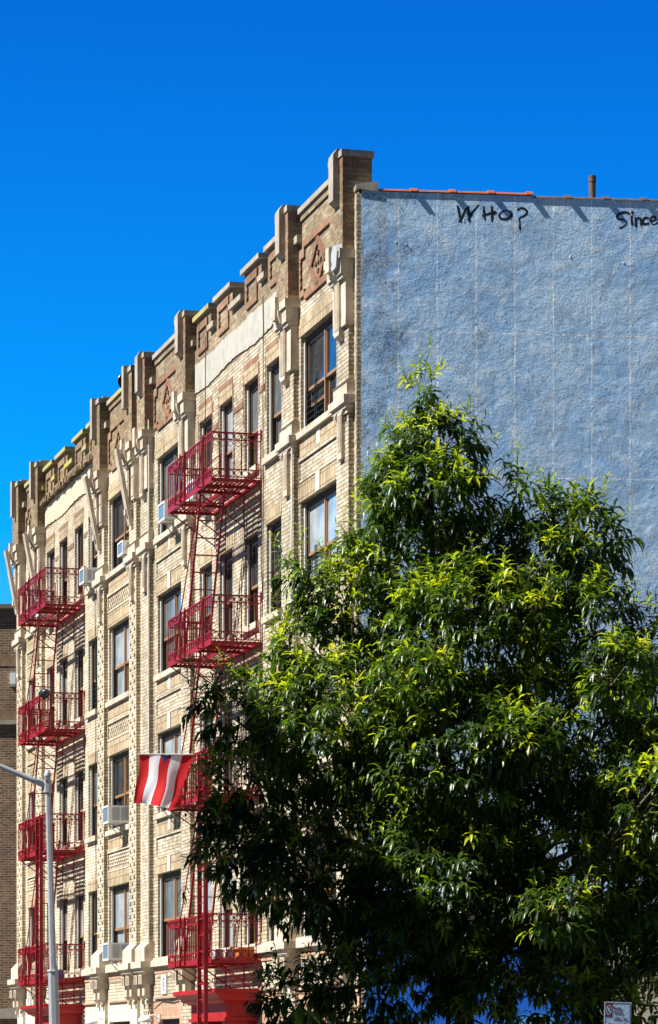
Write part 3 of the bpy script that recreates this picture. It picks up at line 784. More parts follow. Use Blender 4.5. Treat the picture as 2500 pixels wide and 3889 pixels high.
    for i in range(26):
        x0, z0 = random.uniform(.15, 5), random.uniform(8.8, 13.3); 
        if i < 4: x0, z0 = [(.58, 12.78), (.74, 12.75), (3.35, 12.62), (4.2, 12.55)][i]
        r = random.uniform(.008, .016) if i > 3 else .022; h = r*random.uniform(1, 2.6)
        P = []; nn = 8
        for a in range(nn): t = 2*math.pi*a/nn; P.append((x0+math.cos(t)*r*random.uniform(.6, 1.1), -.001, z0+math.sin(t)*h*random.uniform(.7, 1.1)))
        P.append((x0, -r*.35, z0-h*.3)); bl.add(P, [(a, (a+1) % nn, nn) for a in range(nn)])
    o = bl.build('paint_blobs', 'painted_blue', s); fix_normals(o)
build_side()

# ------------------------------------------------------------------ fire escapes
def fire_escape(off, zs, lab):
    e0, e1 = 6.18+off, 9.66+off
    T = thing('fire_escape', L(((e0+e1)/2, 0, -CZ)), lab, 'fire escape', 'red fire escapes on the street front')
    vo = -.90; h = .80
    for k, z in enumerate(zs):
        z += .03
        fl = MB()
        for v in np.arange(-.86, -.05, .080):
            if v < -.42 and k < len(zs):
                fl.box(e0+.03, 7.42+off, v, v+.042, z, z+.012); fl.box(8.82+off, e1-.03, v, v+.042, z, z+.012)
            else: fl.box(e0+.03, e1-.03, v, v+.042, z, z+.012)
        for u in (e0, 7.40+off, 8.80+off, e1-.04, (e0+7.4+off)/2):
            v1 = -.001; fl.box(u, u+.04, vo+.001, v1, z-.055, z-.001)
        fl.box(e0, e1, vo-.012, vo+.0, z-.06, z+.02); fl.box(e0+.04, e1-.04, -.06, -.03, z-.05, z-.002)
        fl.box(7.44+off, 8.80+off, -.46, -.43, z-.05, z+.011)
        pl = fl.build('platform', 'red_paint', T)
        rl = MB()
        for dz, r in ((h, .017), (h-.125, .013), (.165, .012), (.03, .012)):
            rl.bar((e0, vo, z+dz), (e1, vo, z+dz), r)
            for u in (e0, e1): rl.bar((u, vo, z+dz), (u, -.02, z+dz), r)
        ub = list(np.arange(e0, e1+.01, .158))
        for i, u in enumerate(ub):
            rl.bar((u, vo, z+.03), (u, vo, z+h), .0095)
            if i < len(ub)-1:
                for dz in (h-.062, .097): rl.ring((u+.079, vo, z+dz), .052, .005, 1, 8)
        vb = list(np.linspace(vo, -.10, 7))
        for u in (e0, e1):
            for i, v in enumerate(vb):
                rl.bar((u, v, z+.03), (u, v, z+h), .0105, n=5)
                rl.bar((u, v, z+.26), (u, v, z+.29), .017, n=5); rl.bar((u, v, z+.50), (u, v, z+.53), .015, n=5)
                if i < 6:
                    for dz in (h-.063, .098): rl.ring((u, (v+vb[i+1])/2, z+dz), .052, .006, 0, 12)
                    if u == e0: rl.ring((u, (v+vb[i+1])/2, z+h-.19), .045, .005, 0, 10)
        rl.bar((e0, -.02, z), (e0, -.02, z+h+.03), .012); rl.box(e0-.03, e0+.03, -.03, -.001, z+h-.08, z+h+.07)
        rl.build('railing', 'red_paint', T)
        for u in (e0+.55, 8.55+off, e0+2.0):                        # outward braces on the front rail
            br = MB(); br.bar((u, vo-.03, z+h+.01), (u+.12, vo-.10, z-.06), .013); br.bar((u, vo-.03, z+h+.01), (u, vo-.03, z-.06), .016); br.ring((u, vo-.03, z+h+.025), .018, .007, 1, 8)
            br.bar((u+.12, vo-.10, z-.06), (u+.12, vo+.3, z-.06), .013); br.build('rail_brace', 'red_paint', T)
        for u in (e0+.02, 7.42+off, 8.82+off, e1-.02):
            br = MB(); br.bar((u, vo+.05, z-.05), (u, -.02, z-.62), .014); br.bar((u, vo+.45, z-.05), (u, -.02, z-.34), .010)
            br.ring((u, -.22, z-.30), .05, .006, 0, 10); br.bar((u, -.02, z-.66), (u, -.02, z), .012); br.build('bracket', 'red_paint', T)
    for k in range(len(zs)-1):                                  # sloping ladders through the openings
        zt, zb = zs[k]+.02, zs[k+1]+.04
        ut, ub_ = 7.30+off, 8.62+off
        ld = MB()
        a = Vector((ub_, 0, zb)); b = Vector((ut-.14, 0, zt+.30)); d = b-a
        for v in (-.83, -.40): ld.bar((a.x, v, a.z), (b.x, v, b.z), .024)
        n = 11
        for i in range(1, n):
            p = a+d*(i/(n-.2)); ld.box(p.x-.035, p.x+.035, -.82, -.41, p.z-.008, p.z+.008)
        ld.build('ladder', 'red_paint', T)
        hr = MB()
        for v in (-.86,):
            pts = [(ub_+.30, v, zb+.62), (ub_+.24, v, zb+.75), (ut-.0+.20, v, zt-.32), (ut+.10, v, zt-.16), (ut-.02, v, zt-.16)]
            hr.tube(pts, .012, 5); hr.bar((ub_+.30, v, zb+.62), (ub_+.28, v, zb), .012)
            p = a+d*.52; hr.bar((p.x, v, p.z), (p.x+.30, v, p.z+.18), .009)
        hr.build('handrail', 'red_paint', T)
    # drop ladder down the front of the lowest floors
    dl = MB(); u0, u1 = 6.36+off, 6.86+off; zt, zb = zs[2]+.75, -.5
    for u in (u0, u1): dl.box(u-.022, u+.022, vo-.10, vo-.03, zb, zt)
    for z in np.arange(zb+.1, zt, .285): dl.bar((u0, vo-.065, z), (u1, vo-.065, z), .011, n=6)
    for z in (zs[2]+.3, zs[3]+.5, zs[3]-.4): dl.box(u0-.03, u1+.03, vo-.03, vo-.005, z, z+.04)
    dl.build('drop_ladder', 'red_paint', T)
    g = MB(); z = zs[0]+.03                                      # inner guard round the opening
    g.bar((7.45+off, -.44, z), (7.45+off, -.44, z+.66), .013); g.bar((8.75+off, -.44, z), (8.75+off, -.44, z+.66), .013); g.bar((7.45+off, -.44, z+.66), (8.75+off, -.44, z+.66), .011)
    g.bar((7.45+off, -.44, z+.35), (8.75+off, -.44, z+.35), .011)
    g.build('guard_rail', 'red_paint', T)
    return T
fire_escape(0., [10.10, 7.26, 4.60, 1.69], 'red iron fire escape on the tan building, four balconies with the flag tied on')
fire_escape(16.08, [10.14, 7.35, 4.64, 1.72], 'red iron fire escape on the far cream building, behind the lamp post')

# ------------------------------------------------------------------ window air conditioners
def aircon(u0, u1, z0, z1, d, lab):
    T = thing('air_conditioner', L(((u0+u1)/2, -d/2, z0)), lab, 'air conditioner', 'window air conditioners on the street front')
    b = MB(); t = .03
    b.box(u0, u1, -d+.03, .20, z0, z1)
    for q in ((u0-.006, u0+t, z0-.006, z1+.006), (u1-t, u1+.006, z0-.006, z1+.006)): b.box(q[0], q[1], -d, -d+.029, q[2], q[3])
    b.box(u0+t, u1-t, -d, -d+.029, z1-t, z1+.006); b.box(u0+t, u1-t, -d, -d+.029, z0-.006, z0+t)
    b.build('housing', 'ac_white', T)
    c = MB(); c.box(u0+t, u1-t, -d+.012, -d+.0295, z0+t, z1-t); c.build('coil', 'ac_coil', T)
    g = MB()
    for a, q in ((-d+.09, -d+.09+.40*(d-.05)), (-d+.09+.47*(d-.05), -d+.09+.87*(d-.05))):
        for z in np.arange(z0+.05, z1-.04, .022): g.box(u0-.006, u0+.001, a, q, z, z+.011)
    g.build('grille', 'ac_grille', T)
    s = MB()
    for u in (u0+.08, u1-.08): s.bar((u, -d+.12, z0-.012), (u, -.02, z0-.32), .012); s.bar((u, -d+.02, z0-.012), (u, -.02, z0-.012), .012)
    s.build('support', 'jamb_grey', T)
aircon(12.45, 13.0, 10.47, 10.82, .36, 'white air conditioner in the double window left of the near top red balcony')
aircon(9.98, 10.5, 10.47, 10.80, .36, 'white air conditioner behind the top red balcony of the tan building')
aircon(12.55, 13.15, 4.92, 5.28, .40, 'white air conditioner partly hidden under the hanging flag')
aircon(17.0, 17.5, 10.50, 10.78, .24, 'small white air conditioner in the highest double window of the far building')
aircon(20.9, 21.4, 10.47, 10.80, .30, 'white air conditioner right of the far building\'s top red balcony')
aircon(17.50, 18.08, 4.94, 5.30, .44, 'large white air conditioner left of the hanging flag, upper of two alike')
aircon(17.50, 18.08, 2.06, 2.42, .44, 'large white air conditioner on the stone ledge of the far building, lower of two')
aircon(26.1, 26.7, 10.47, 10.80, .34, 'small white air conditioner seen through the far building\'s top red balcony')

# ------------------------------------------------------------------ flag
def flag():
    zt = 5.42; T = thing('flag', L((7.6, -.9, zt-1)), 'red and white striped flag with a blue triangle hanging from a balcony pole', 'flag')
    nx, ny = 90, 56; m = MB(); vs = []
    for j in range(ny+1):
        t = j/ny
        for i in range(nx+1):
            s = i/nx
            v = -.93-.90*s-t*(.07+.13*(1-s))-.06*t*t+.012*math.sin(9*t+5*s)
            u = 7.6+.20*s+.03*math.sin(7.5*s+2.2*t)*(.3+t)+.012*math.sin(17*s-3*t)*t+.035*t*math.sin(3*s+4*t)
            z = zt-.88*t*(1+.03*math.sin(6*s))-.06*(1-s)*t+.008*math.sin(22*s)*(1-t)
            vs.append((u, v, z))
    fs = []; mi = []
    for j in range(ny):
        for i in range(nx):
            fs.append((j*(nx+1)+i, j*(nx+1)+i+1, (j+1)*(nx+1)+i+1, (j+1)*(nx+1)+i))
            s = (i+.5)/nx; t = (j+.5)/ny
            c = int(s*5) % 2
            if abs(s-.5) < .105*max(0, 1-t/.14)+(.0) or (t < .035 and abs(s-.5) < .1): c = 2
            mi.append(c)
    m.add(vs, fs); m.m = mi
    o = m.build('cloth', ['flag_red', 'flag_white', 'flag_blue'], T, smooth=True)
    p = MB(); p.bar((7.52, -.55, zt+.01), (7.81, -1.88, zt+.01), .014, n=8); p.build('flag_pole', 'jamb_grey', T)
flag()

# ------------------------------------------------------------------ small things on and round the buildings
def on_balcony():
    o = MB(); z = 1.735
    o.box(22.62, 22.95, -.72, -.42, z, z+.02); o.box(22.62, 22.95, -.72, -.70, z+.02, z+.26); o.box(22.62, 22.95, -.44, -.42, z+.02, z+.26)
    o.box(22.62, 22.64, -.70, -.44, z+.02, z+.26); o.box(22.93, 22.95, -.70, -.44, z+.02, z+.26)
    tag(o.build('storage_crate', 'plastic_blue'), 'blue plastic crate on the lowest balcony of the far fire escape', 'crate')
    for k, v in enumerate((-.72, -.52)):
        m = MB(); u = 6.42
        n = 12; prof = [(.05, 0), (.075, .02), (.085, .09), (.08, .17), (.07, .18), (.06, .16)]
        P = [(u+r*math.cos(2*math.pi*i/n), v+r*math.sin(2*math.pi*i/n), 1.733+zz) for r, zz in prof for i in range(n)]
        m.add(P, [(j*n+i, j*n+(i+1) % n, (j+1)*n+(i+1) % n, (j+1)*n+i) for j in range(len(prof)-1) for i in range(n)]+[tuple(range(n))[::-1]])
        tag(m.build('plant_pot', 'plastic_lilac', smooth=True), ('lilac round pot on the lowest near balcony, the one nearer the drop ladder', 'lilac round pot on the lowest near balcony, the one nearer the wall')[k], 'pot', 'lilac pots on the lowest near balcony')
    m = MB(); m.extr([(-.36, 1.733), (-.12, 1.733), (-.10, 1.95), (-.38, 1.95)], 0, 6.35, 6.75)
    tag(m.build('planter', 'plastic_orange'), 'orange planter box on the lowest near balcony under the tree branches', 'planter')
    # black bag over the rail of the far building's second balcony
    m = MB(); u0 = 22.35; n = 10; P = []
    for j, (zz, r) in enumerate(((8.26, .02), (8.24, .09), (8.20, .13), (8.13, .12), (8.07, .08), (8.04, .03))):
        for i in range(n):
            a = 2*math.pi*i/n; P.append((u0+math.cos(a)*r*1.6+.03*math.sin(3*a+j), -.90+math.sin(a)*r*1.1, zz+.012*math.sin(2*a+j)))
    m.add(P, [(j*n+i, j*n+(i+1) % n, (j+1)*n+(i+1) % n, (j+1)*n+i) for j in range(5) for i in range(n)]+[tuple(range(n)), tuple(range(5*n, 6*n))[::-1]])
    tag(m.build('bag', 'plastic_black', smooth=True), 'black bag slung over the rail corner of the far fire escape', 'bag')
on_balcony()
def plaque(u0, u1, z0, z1, lab):
    T = thing('wall_plaque', L(((u0+u1)/2, 0, z0)), lab, 'plaque', 'white plaques beside the entrances')
    m = MB(); m.box(u0, u1, -.03, -.002, z0, z1); m.build('plate', 'white_enamel', T)
    c = ((u0+u1)/2, -.032, (z0+z1)/2); e = MB(); a_, b_ = (u1-u0)*.26, (z1-z0)*.33
    n = 20; P = []
    for r in (1, .72):
        P += [(c[0]+a_*r*math.cos(2*math.pi*i/n), c[1], c[2]+b_*r*math.sin(2*math.pi*i/n)) for i in range(n)]
    e.add(P, [(i, (i+1) % n, n+(i+1) % n, n+i) for i in range(n)])
    e.box(c[0]-a_*.25, c[0]+a_*.25, -.033, -.031, c[2]-b_*.4, c[2]+b_*.4); e.box(c[0]-a_*.5, c[0]+a_*.5, -.0335, -.031, c[2]+b_*1.02, c[2]+b_*1.12)
    e.build('emblem', 'plaque_ink', T)
plaque(13.78, 14.24, 1.28, 1.66, 'white plaque with an oval emblem beside the near red entrance')
plaque(29.10, 29.50, 1.25, 1.62, 'white plaque with a small emblem at the far left end of the street front')
def wall_lamp(u, z, lab):
    T = thing('wall_lamp', L((u, 0, z)), lab, 'lamp', 'white wall lamps above the ground windows')
    m = MB(); m.box(u-.05, u+.05, -.05, -.001, z-.08, z+.08); m.tube([(u, -.04, z), (u, -.16, z+.06), (u, -.28, z+.05), (u, -.33, z)], .018, 6); m.build('arm', 'white_enamel', T, smooth=False)
    m = MB(); n = 12; prof = [(.02, .06), (.08, .04), (.13, -.01), (.15, -.07), (.12, -.08)]
    P = [(u+r*math.cos(2*math.pi*i/n), -.33+r*math.sin(2*math.pi*i/n), z+zz) for r, zz in prof for i in range(n)]
    m.add(P, [(j*n+i, j*n+(i+1) % n, (j+1)*n+(i+1) % n, (j+1)*n+i) for j in range(4) for i in range(n)]+[tuple(range(n))[::-1]]); m.build('lamp_shade', 'white_enamel', T, smooth=True)
wall_lamp(14.35, .80, 'white dome lamp on the tan building near the red entrance')
wall_lamp(19.8, .82, 'white dome lamp on the far cream building below its ledge')
def cable(pts, r, mat, lab, g='cables running down the street front'):
    m = MB(); m.tube(pts, r, 5); tag(m.build('cable', mat), lab, 'cable', g)
def wob(u, z0, z1, v, a=.03, n=24):
    ph = random.uniform(0, 6)
    return [(u+a*math.sin(ph+i*.55)+a*.5*math.sin(i*1.7), v, z0+(z1-z0)*i/n) for i in range(n+1)]
cable(wob(3.60, 10.2, 2.0, -.14, .02), .016, 'cable_white', 'thick pale cable down beside the second pier of the tan building')
cable(wob(5.95, 13.3, 8.0, -.035, .012), .009, 'cable_black', 'thin dark cable over the grey band right of the topmost window row')
cable(wob(6.03, 10.3, 2.2, -.035, .05), .009, 'cable_black', 'loose dark cable beside the near ends of the red balconies')
cable(wob(15.0, 12.9, 2.3, -.12, .02), .013, 'cable_white', 'pale cable down the pier left of the tan building\'s end bay')
cable(wob(4.78, 13.2, 11.9, -.035, .006), .007, 'cable_black', 'short dark cable on the grey band by the second pier')
cable(wob(10.35, 13.55, 11.9, -.035, .01), .008, 'cable_black', 'dark cable over the left end of the grey band')
cable(wob(20.9, 10.3, 2.1, -.03, .05), .009, 'cable_black', 'dark cable on the far building beside its tall narrow windows')
cable([(12.3, -.03, 1.17), (13.2, -.03, 1.12), (14.2, -.03, 1.165), (15.0, -.09, 1.10), (15.05, -.12, .8), (15.1, -.12, .4)], .012, 'cable_black', 'black cable along the ledge beside the near entrance')
def dish():
    T = thing('satellite_dish', L((17.0, .1, 13.5)), 'small round satellite dish on the roof edge between the two buildings', 'satellite dish')
    m = MB(); n = 16; c = Vector((17.15, -.14, 14.12)); P = []
    for r, o in ((.01, .05), (.10, .035), (.18, .0), (.19, .01)):
        for i in range(n): a = 2*math.pi*i/n; P.append((c.x+o, c.y+r*.9*math.cos(a), c.z+r*math.sin(a)*.95))
    m.add(P, [(j*n+i, j*n+(i+1) % n, (j+1)*n+(i+1) % n, (j+1)*n+i) for j in range(3) for i in range(n)]); m.build('reflector', 'plastic_black', T)
    m = MB(); m.tube([(17.15, -.14, 14.12), (17.3, 0, 13.9), (17.4, .1, 13.4)], .018, 6); m.build('mount', 'plastic_black', T)
dish()
def vent():
    Y = 52.; s = F0/Y; X = (2250-1250)/s; m = MB(F=LX); z1 = (4020-668)/s+CZ; n = 14; r = 13.5/s
    def rg(zz, rr): return [(X+rr*math.cos(2*math.pi*i/n), Y+rr*math.sin(2*math.pi*i/n), zz) for i in range(n)]
    rs = [rg(15.14, r*1.9), rg(15.3, r*1.05), rg(z1-.10, r), rg(z1-.10, r*1.12), rg(z1, r*1.12), rg(z1, r*.85), rg(z1-.2, r*.8)]
    m.add([p for q in rs for p in q], [(j*n+i, j*n+(i+1) % n, (j+1)*n+(i+1) % n, (j+1)*n+i) for j in range(len(rs)-1) for i in range(n)]+[tuple(range(6*n, 7*n))[::-1]])
    tag(m.build('vent_pipe', 'pipe_rust', smooth=False), 'rusty round vent pipe standing on the roof behind the blue wall', 'pipe')
vent()

# ------------------------------------------------------------------ brown building at the left edge
def brown_building():
    Y = 87.; s = F0/Y; zt = (4020-2312)/s+CZ; X1 = -6.2; X0 = -34
    T = thing('brick_building', ((X0+X1)/2, Y, 0), 'dark brown brick building at the left edge, behind the far fire escape', 'building')
    m = MB(F=lambda p: (p[0], p[1]+Y, p[2])); m.box(X0, X1, 0, 14, 0, zt); m.build('wall', 'brick_brown', T)
    c = MB(F=m.F); c.box(X0-.1, X1+.1, -.12, 14.1, zt, zt+.12); c.build('coping', 'dark_stone', T)
    for y0, y1, d in ((2752, 2735, .08), (3870, 3833, .2)):
        b = MB(F=m.F); b.box(X0-.05, X1, -d, -.001, (4020-y0)/s+CZ, (4020-y1)/s+CZ); b.build('belt_course', 'coping_stone', T)
    for y0, y1 in ((2733, 2700), (2530, 2490)):
        b = MB(F=m.F); b.box(X0, X1, -.012, -.001, (4020-y0)/s+CZ, (4020-y1)/s+CZ); b.build('soldier_band', 'brick_brown_soldier', T)
    for x in (-12, -15.5, -19, -22.5, -26):
        for z in (3.2, 6.2, 9.2):
            w_ = MB(F=m.F); w_.box(x-.7, x+.7, -.03, -.001, z+.15, z+1.7); w0 = w_.build('window', 'frame_bronze', T)
            g = MB(F=m.F); g.box(x-.62, x-.03, -.034, -.031, z+.22, z+1.63); g.box(x+.03, x+.62, -.034, -.031, z+.22, z+1.63); g.build('pane', 'glass_dark', w0)
            q = MB(F=m.F); q.box(x-.8, x+.8, -.08, -.001, z, z+.149); q.build('sill', 'coping_stone', w0)
    lt = MB(F=m.F); x = (48-1250)/s; z = (4020-2580)/s+CZ
    lt.extr([(-.20, z+.16), (-.001, z+.16), (-.001, z-.20), (-.13, z-.22), (-.20, z-.15)], 0, x-.06, x+.10)
    L2 = lt.build('security_light', 'white_enamel'); tag(L2, 'white security light on the dark brown brick wall at the left edge', 'lamp')
brown_building()

# ------------------------------------------------------------------ unseen building added across the street (left of the frame; shades the lower tree)
def across():
    x1 = -11.; ztop = 18.1; y0, y1 = -6., 35.5
    T = thing('brick_building', (x1-4, (y0+y1)/2, 0), 'unseen tall brick building added across the street to shade the tree', 'building')
    m = MB(F=LX); m.box(x1-9, x1, y0, y1, 0, ztop); m.build('wall', 'brick_brown', T)
    c = MB(F=LX); c.box(x1-9.2, x1+.15, y0-.15, y1+.15, ztop, ztop+.18); c.build('cornice', 'coping_stone', T)
    for k in range(11):
        for j in range(5):
            y = y0+2.2+k*3.6; z = 1.6+j*3.3
            w_ = MB(F=LX); w_.box(x1+.001, x1+.04, y-.6, y+.6, z, z+1.7); w0 = w_.build('window', 'frame_bronze', T)
            g = MB(F=LX); g.box(x1+.0405, x1+.046, y-.53, y+.53, z+.08, z+.82); g.box(x1+.0405, x1+.046, y-.53, y+.53, z+.88, z+1.62); g.build('pane', 'glass_dark', w0)
across()

# ------------------------------------------------------------------ street lamp
def street_lamp():
    Y = 52.; s = F0/Y
    def P(x, y, dy=0): return Vector(((x-1250)/s, Y+dy, (4020-y)/s+CZ))
    top = P(181, 2945); b = P(207, 3889); d = (b-top)/(top.z-b.z); base = top+d*top.z
    T = thing('street_lamp', base, 'grey metal street lamp post with a long side arm, left part of the photo', 'street lamp')
    m = MB(F=LX); m.bar(base, top, .078, .046, 8, math.pi/8); m.build('pole', 'galvanized', T)
    z1 = P(0, 3690).z; q = top+d*(top.z-z1)
    m = MB(F=LX); m.bar(base, q, .108, .088, 8, math.pi/8); m.bar(q, q+Vector((0, 0, .03)), .105, .095, 8, math.pi/8); m.build('sleeve', 'galvanized', T)
    m = MB(F=LX); n = 10
    prof = [(.060, -.02), (.062, .03), (.045, .05), (.03, .08), (.01, .10)]
    Pp = [(top.x+r*math.cos(2*math.pi*i/n), top.y+r*math.sin(2*math.pi*i/n), top.z+zz) for r, zz in prof for i in range(n)]
    m.add(Pp, [(j*n+i, j*n+(i+1) % n, (j+1)*n+(i+1) % n, (j+1)*n+i) for j in range(4) for i in range(n)]+[tuple(range(4*n, 5*n))]); m.build('finial', 'galvanized', T, smooth=True)
    a = P(176, 2985); m = MB(F=LX); pts = [a, P(120, 2961, -.02), P(0, 2911, -.05), P(-150, 2865, -.1), P(-330, 2838, -.15)]
    m.tube(pts, [.052, .048, .043, .036, .03], 8); m.build('arm', 'galvanized', T, smooth=True)
    m = MB(F=LX); m.bar(P(180, 2962), P(181, 3010), .068, .070, 8, math.pi/8); m.bar(P(163, 2958), P(163, 3004), .022, .022, 6); m.bar(P(175, 2957, -.07), P(175, 2963, -.07), .02, .02, 6); m.build('clamp', 'galvanized', T)
    e = P(-330, 2838, -.15); m = MB(F=LX)
    n = 12; prof = [(-.02, .03), (-.1, .09), (-.25, .13), (-.5, .14), (-.7, .08), (-.74, .02)]
    Pp = [(e.x+x, e.y+r*math.cos(2*math.pi*i/n), e.z+r*.5*math.sin(2*math.pi*i/n)) for x, r in prof for i in range(n)]
    m.add(Pp, [(j*n+i, j*n+(i+1) % n, (j+1)*n+(i+1) % n, (j+1)*n+i) for j in range(5) for i in range(n)]+[tuple(range(n)), tuple(range(5*n, 6*n))[::-1]])
    o = m.build('lamp_head', 'galvanized', T, smooth=True); fix_normals(o)
street_lamp()

# ------------------------------------------------------------------ signs
def text_mesh(body, size, mat, M, parent, name='lettering'):
    cu = bpy.data.curves.new(name, 'FONT'); cu.body = body; cu.size = size; cu.extrude = .0006; cu.offset = size*.012; cu.resolution_u = 3
    o = bpy.data.objects.new(name, cu); C.objects.link(o)
    bpy.context.view_layer.update()
    me = bpy.data.meshes.new_from_object(o.evaluated_get(bpy.context.evaluated_depsgraph_get()))
    C.objects.unlink(o); bpy.data.objects.remove(o); me.name = name
    me.transform(M); me.materials.clear(); me.materials.append(MATS[mat])
    q = bpy.data.objects.new(name, me); C.objects.link(q); q.parent = parent
    return q
def parking_sign():
    Y = 31.5; s = F0/Y; X = (2344-1250)/s; ztop = (4020-3806)/s+CZ; wd, ht = .275, .46
    T = thing('parking_sign', (X, Y, 0), 'white and maroon parking sign with weekday hours in front of the tree', 'sign')
    Mt = Matrix.Translation((0, 0, ztop-ht)) @ Matrix.Rotation(R(9), 4, 'Z') @ Matrix.Rotation(R(1.4), 4, 'Y')
    F = lambda p: tuple(Vector((X, Y, 0))+Mt @ Vector((p[0], p[1], p[2])))
    m = MB(F=F); m.box(-wd/2, wd/2, 0, .003, 0, ht); m.build('plate', 'sign_white_skylit', T)
    m = MB(F=F); e = .010; t = .006; a, b, c, d = -wd/2+e, wd/2-e, e, ht-e
    m.box(a+.075, b, -.001, -.0002, d-t, d); m.box(a, b, -.001, -.0002, c, c+t); m.box(a, a+t*.6, -.001, -.0002, c+t, d-.142); m.box(b-t, b, -.001, -.0002, c+t, d-t)
    m.box(a-.002, a+.072, -.0011, -.0002, d-.142, d+.001); m.build('maroon_field', 'sign_maroon', T)
    m = MB(F=F); cx, cz = a+.035, d-.072
    n = 28; P = []
    for r in (1, .84): P += [(cx+.029*r*math.cos(2*math.pi*i/n), -.0018, cz+.050*r*math.sin(2*math.pi*i/n)) for i in range(n)]
    m.add(P, [(i, n+i, n+(i+1) % n, (i+1) % n) for i in range(n)])
    m.add([(cx-.020, -.0019, cz+.026), (cx-.013, -.0019, cz+.033), (cx+.021, -.0019, cz-.026), (cx+.014, -.0019, cz-.033)], [(0, 1, 2, 3)])
    m.build('no_parking_symbol', 'sign_white_skylit', T)
    RX = Matrix.Rotation(R(90), 4, 'X')
    def txt(b_, x, z, size, mat, sx=.82, sy=1.25): text_mesh(b_, size, mat, Mt @ Matrix.Translation((x, -.0016, z)) @ RX @ Matrix.Diagonal((sx, sy, 1, 1)), T)
    txt('P', cx-.014, cz-.026, .062, 'sign_white_skylit', .8, 1.15)
    txt('Monday', a+.080, d-.062, .031, 'sign_maroon'); txt('Thursday', a+.080, d-.104, .031, 'sign_maroon'); txt('11:30am - 1pm', a+.076, d-.164, .029, 'sign_maroon')
    m = MB(F=F); za = d-.215
    m.box(a+.05, b-.05, -.001, -.0002, za-.004, za+.004)
    for q, sg in ((a+.02, 1), (b-.02, -1)): m.add([(q, -.0012, za), (q+sg*.035, -.0012, za+.016), (q+sg*.035, -.0012, za-.016)], [(0, 1, 2)])
    m.build('arrow', 'sign_maroon', T)
    m = MB(F=LX); m.tube([(X, Y+.03, 0), (X+.004, Y+.03, ztop-.12)], .025, 8); m.build('post', 'galvanized', T)
parking_sign()
def crossing_sign():
    Y = 38.6; s = F0/Y; X = (1150-1250)/s-.03; Z = (4020-3925)/s+CZ; h = .36
    T = thing('crossing_sign', (X, Y, 0), 'lime green diamond crossing sign low behind the tree leaves', 'sign')
    Mt = Matrix.Rotation(R(-4), 4, 'Z')
    F = lambda p: tuple(Vector((X, Y, Z))+Mt @ Vector(p))
    m = MB(F=F); m.add([(0, 0, h), (h, 0, 0), (0, 0, -h), (-h, 0, 0), (0, .004, h), (h, .004, 0), (0, .004, -h), (-h, .004, 0)], [(0, 3, 2, 1), (4, 5, 6, 7), (0, 1, 5, 4), (1, 2, 6, 5), (2, 3, 7, 6), (3, 0, 4, 7)]); m.build('plate', 'sign_lime', T)
    m = MB(F=F); a, b = h*.94, h*.885
    P = [(0, -.002, a), (a, -.002, 0), (0, -.002, -a), (-a, -.002, 0), (0, -.002, b), (b, -.002, 0), (0, -.002, -b), (-b, -.002, 0)]
    m.add(P, [(i, (i+1) % 4, 4+(i+1) % 4, 4+i) for i in range(4)]); 
    n = 14; m.add([(.03+.038*math.cos(2*math.pi*i/n), -.002, .17+.038*math.sin(2*math.pi*i/n)) for i in range(n)], [tuple(range(n))])
    for p, q, r in (((.02, .12), (0, -.02), .035), ((0, -.02), (.09, -.17), .022), ((0, -.02), (-.08, -.17), .022), ((.02, .10), (.11, .02), .015), ((.02, .10), (-.07, .0), .015)):
        m.bar((p[0], -.003, p[1]), (q[0], -.003, q[1]), r, r*.8, 4)
    m.build('walking_figure', 'cable_black', T)
    m = MB(F=LX); m.tube([(X, Y+.04, 0), (X, Y+.04, Z+h*.7)], .03, 8); m.build('post', 'galvanized', T)
crossing_sign()

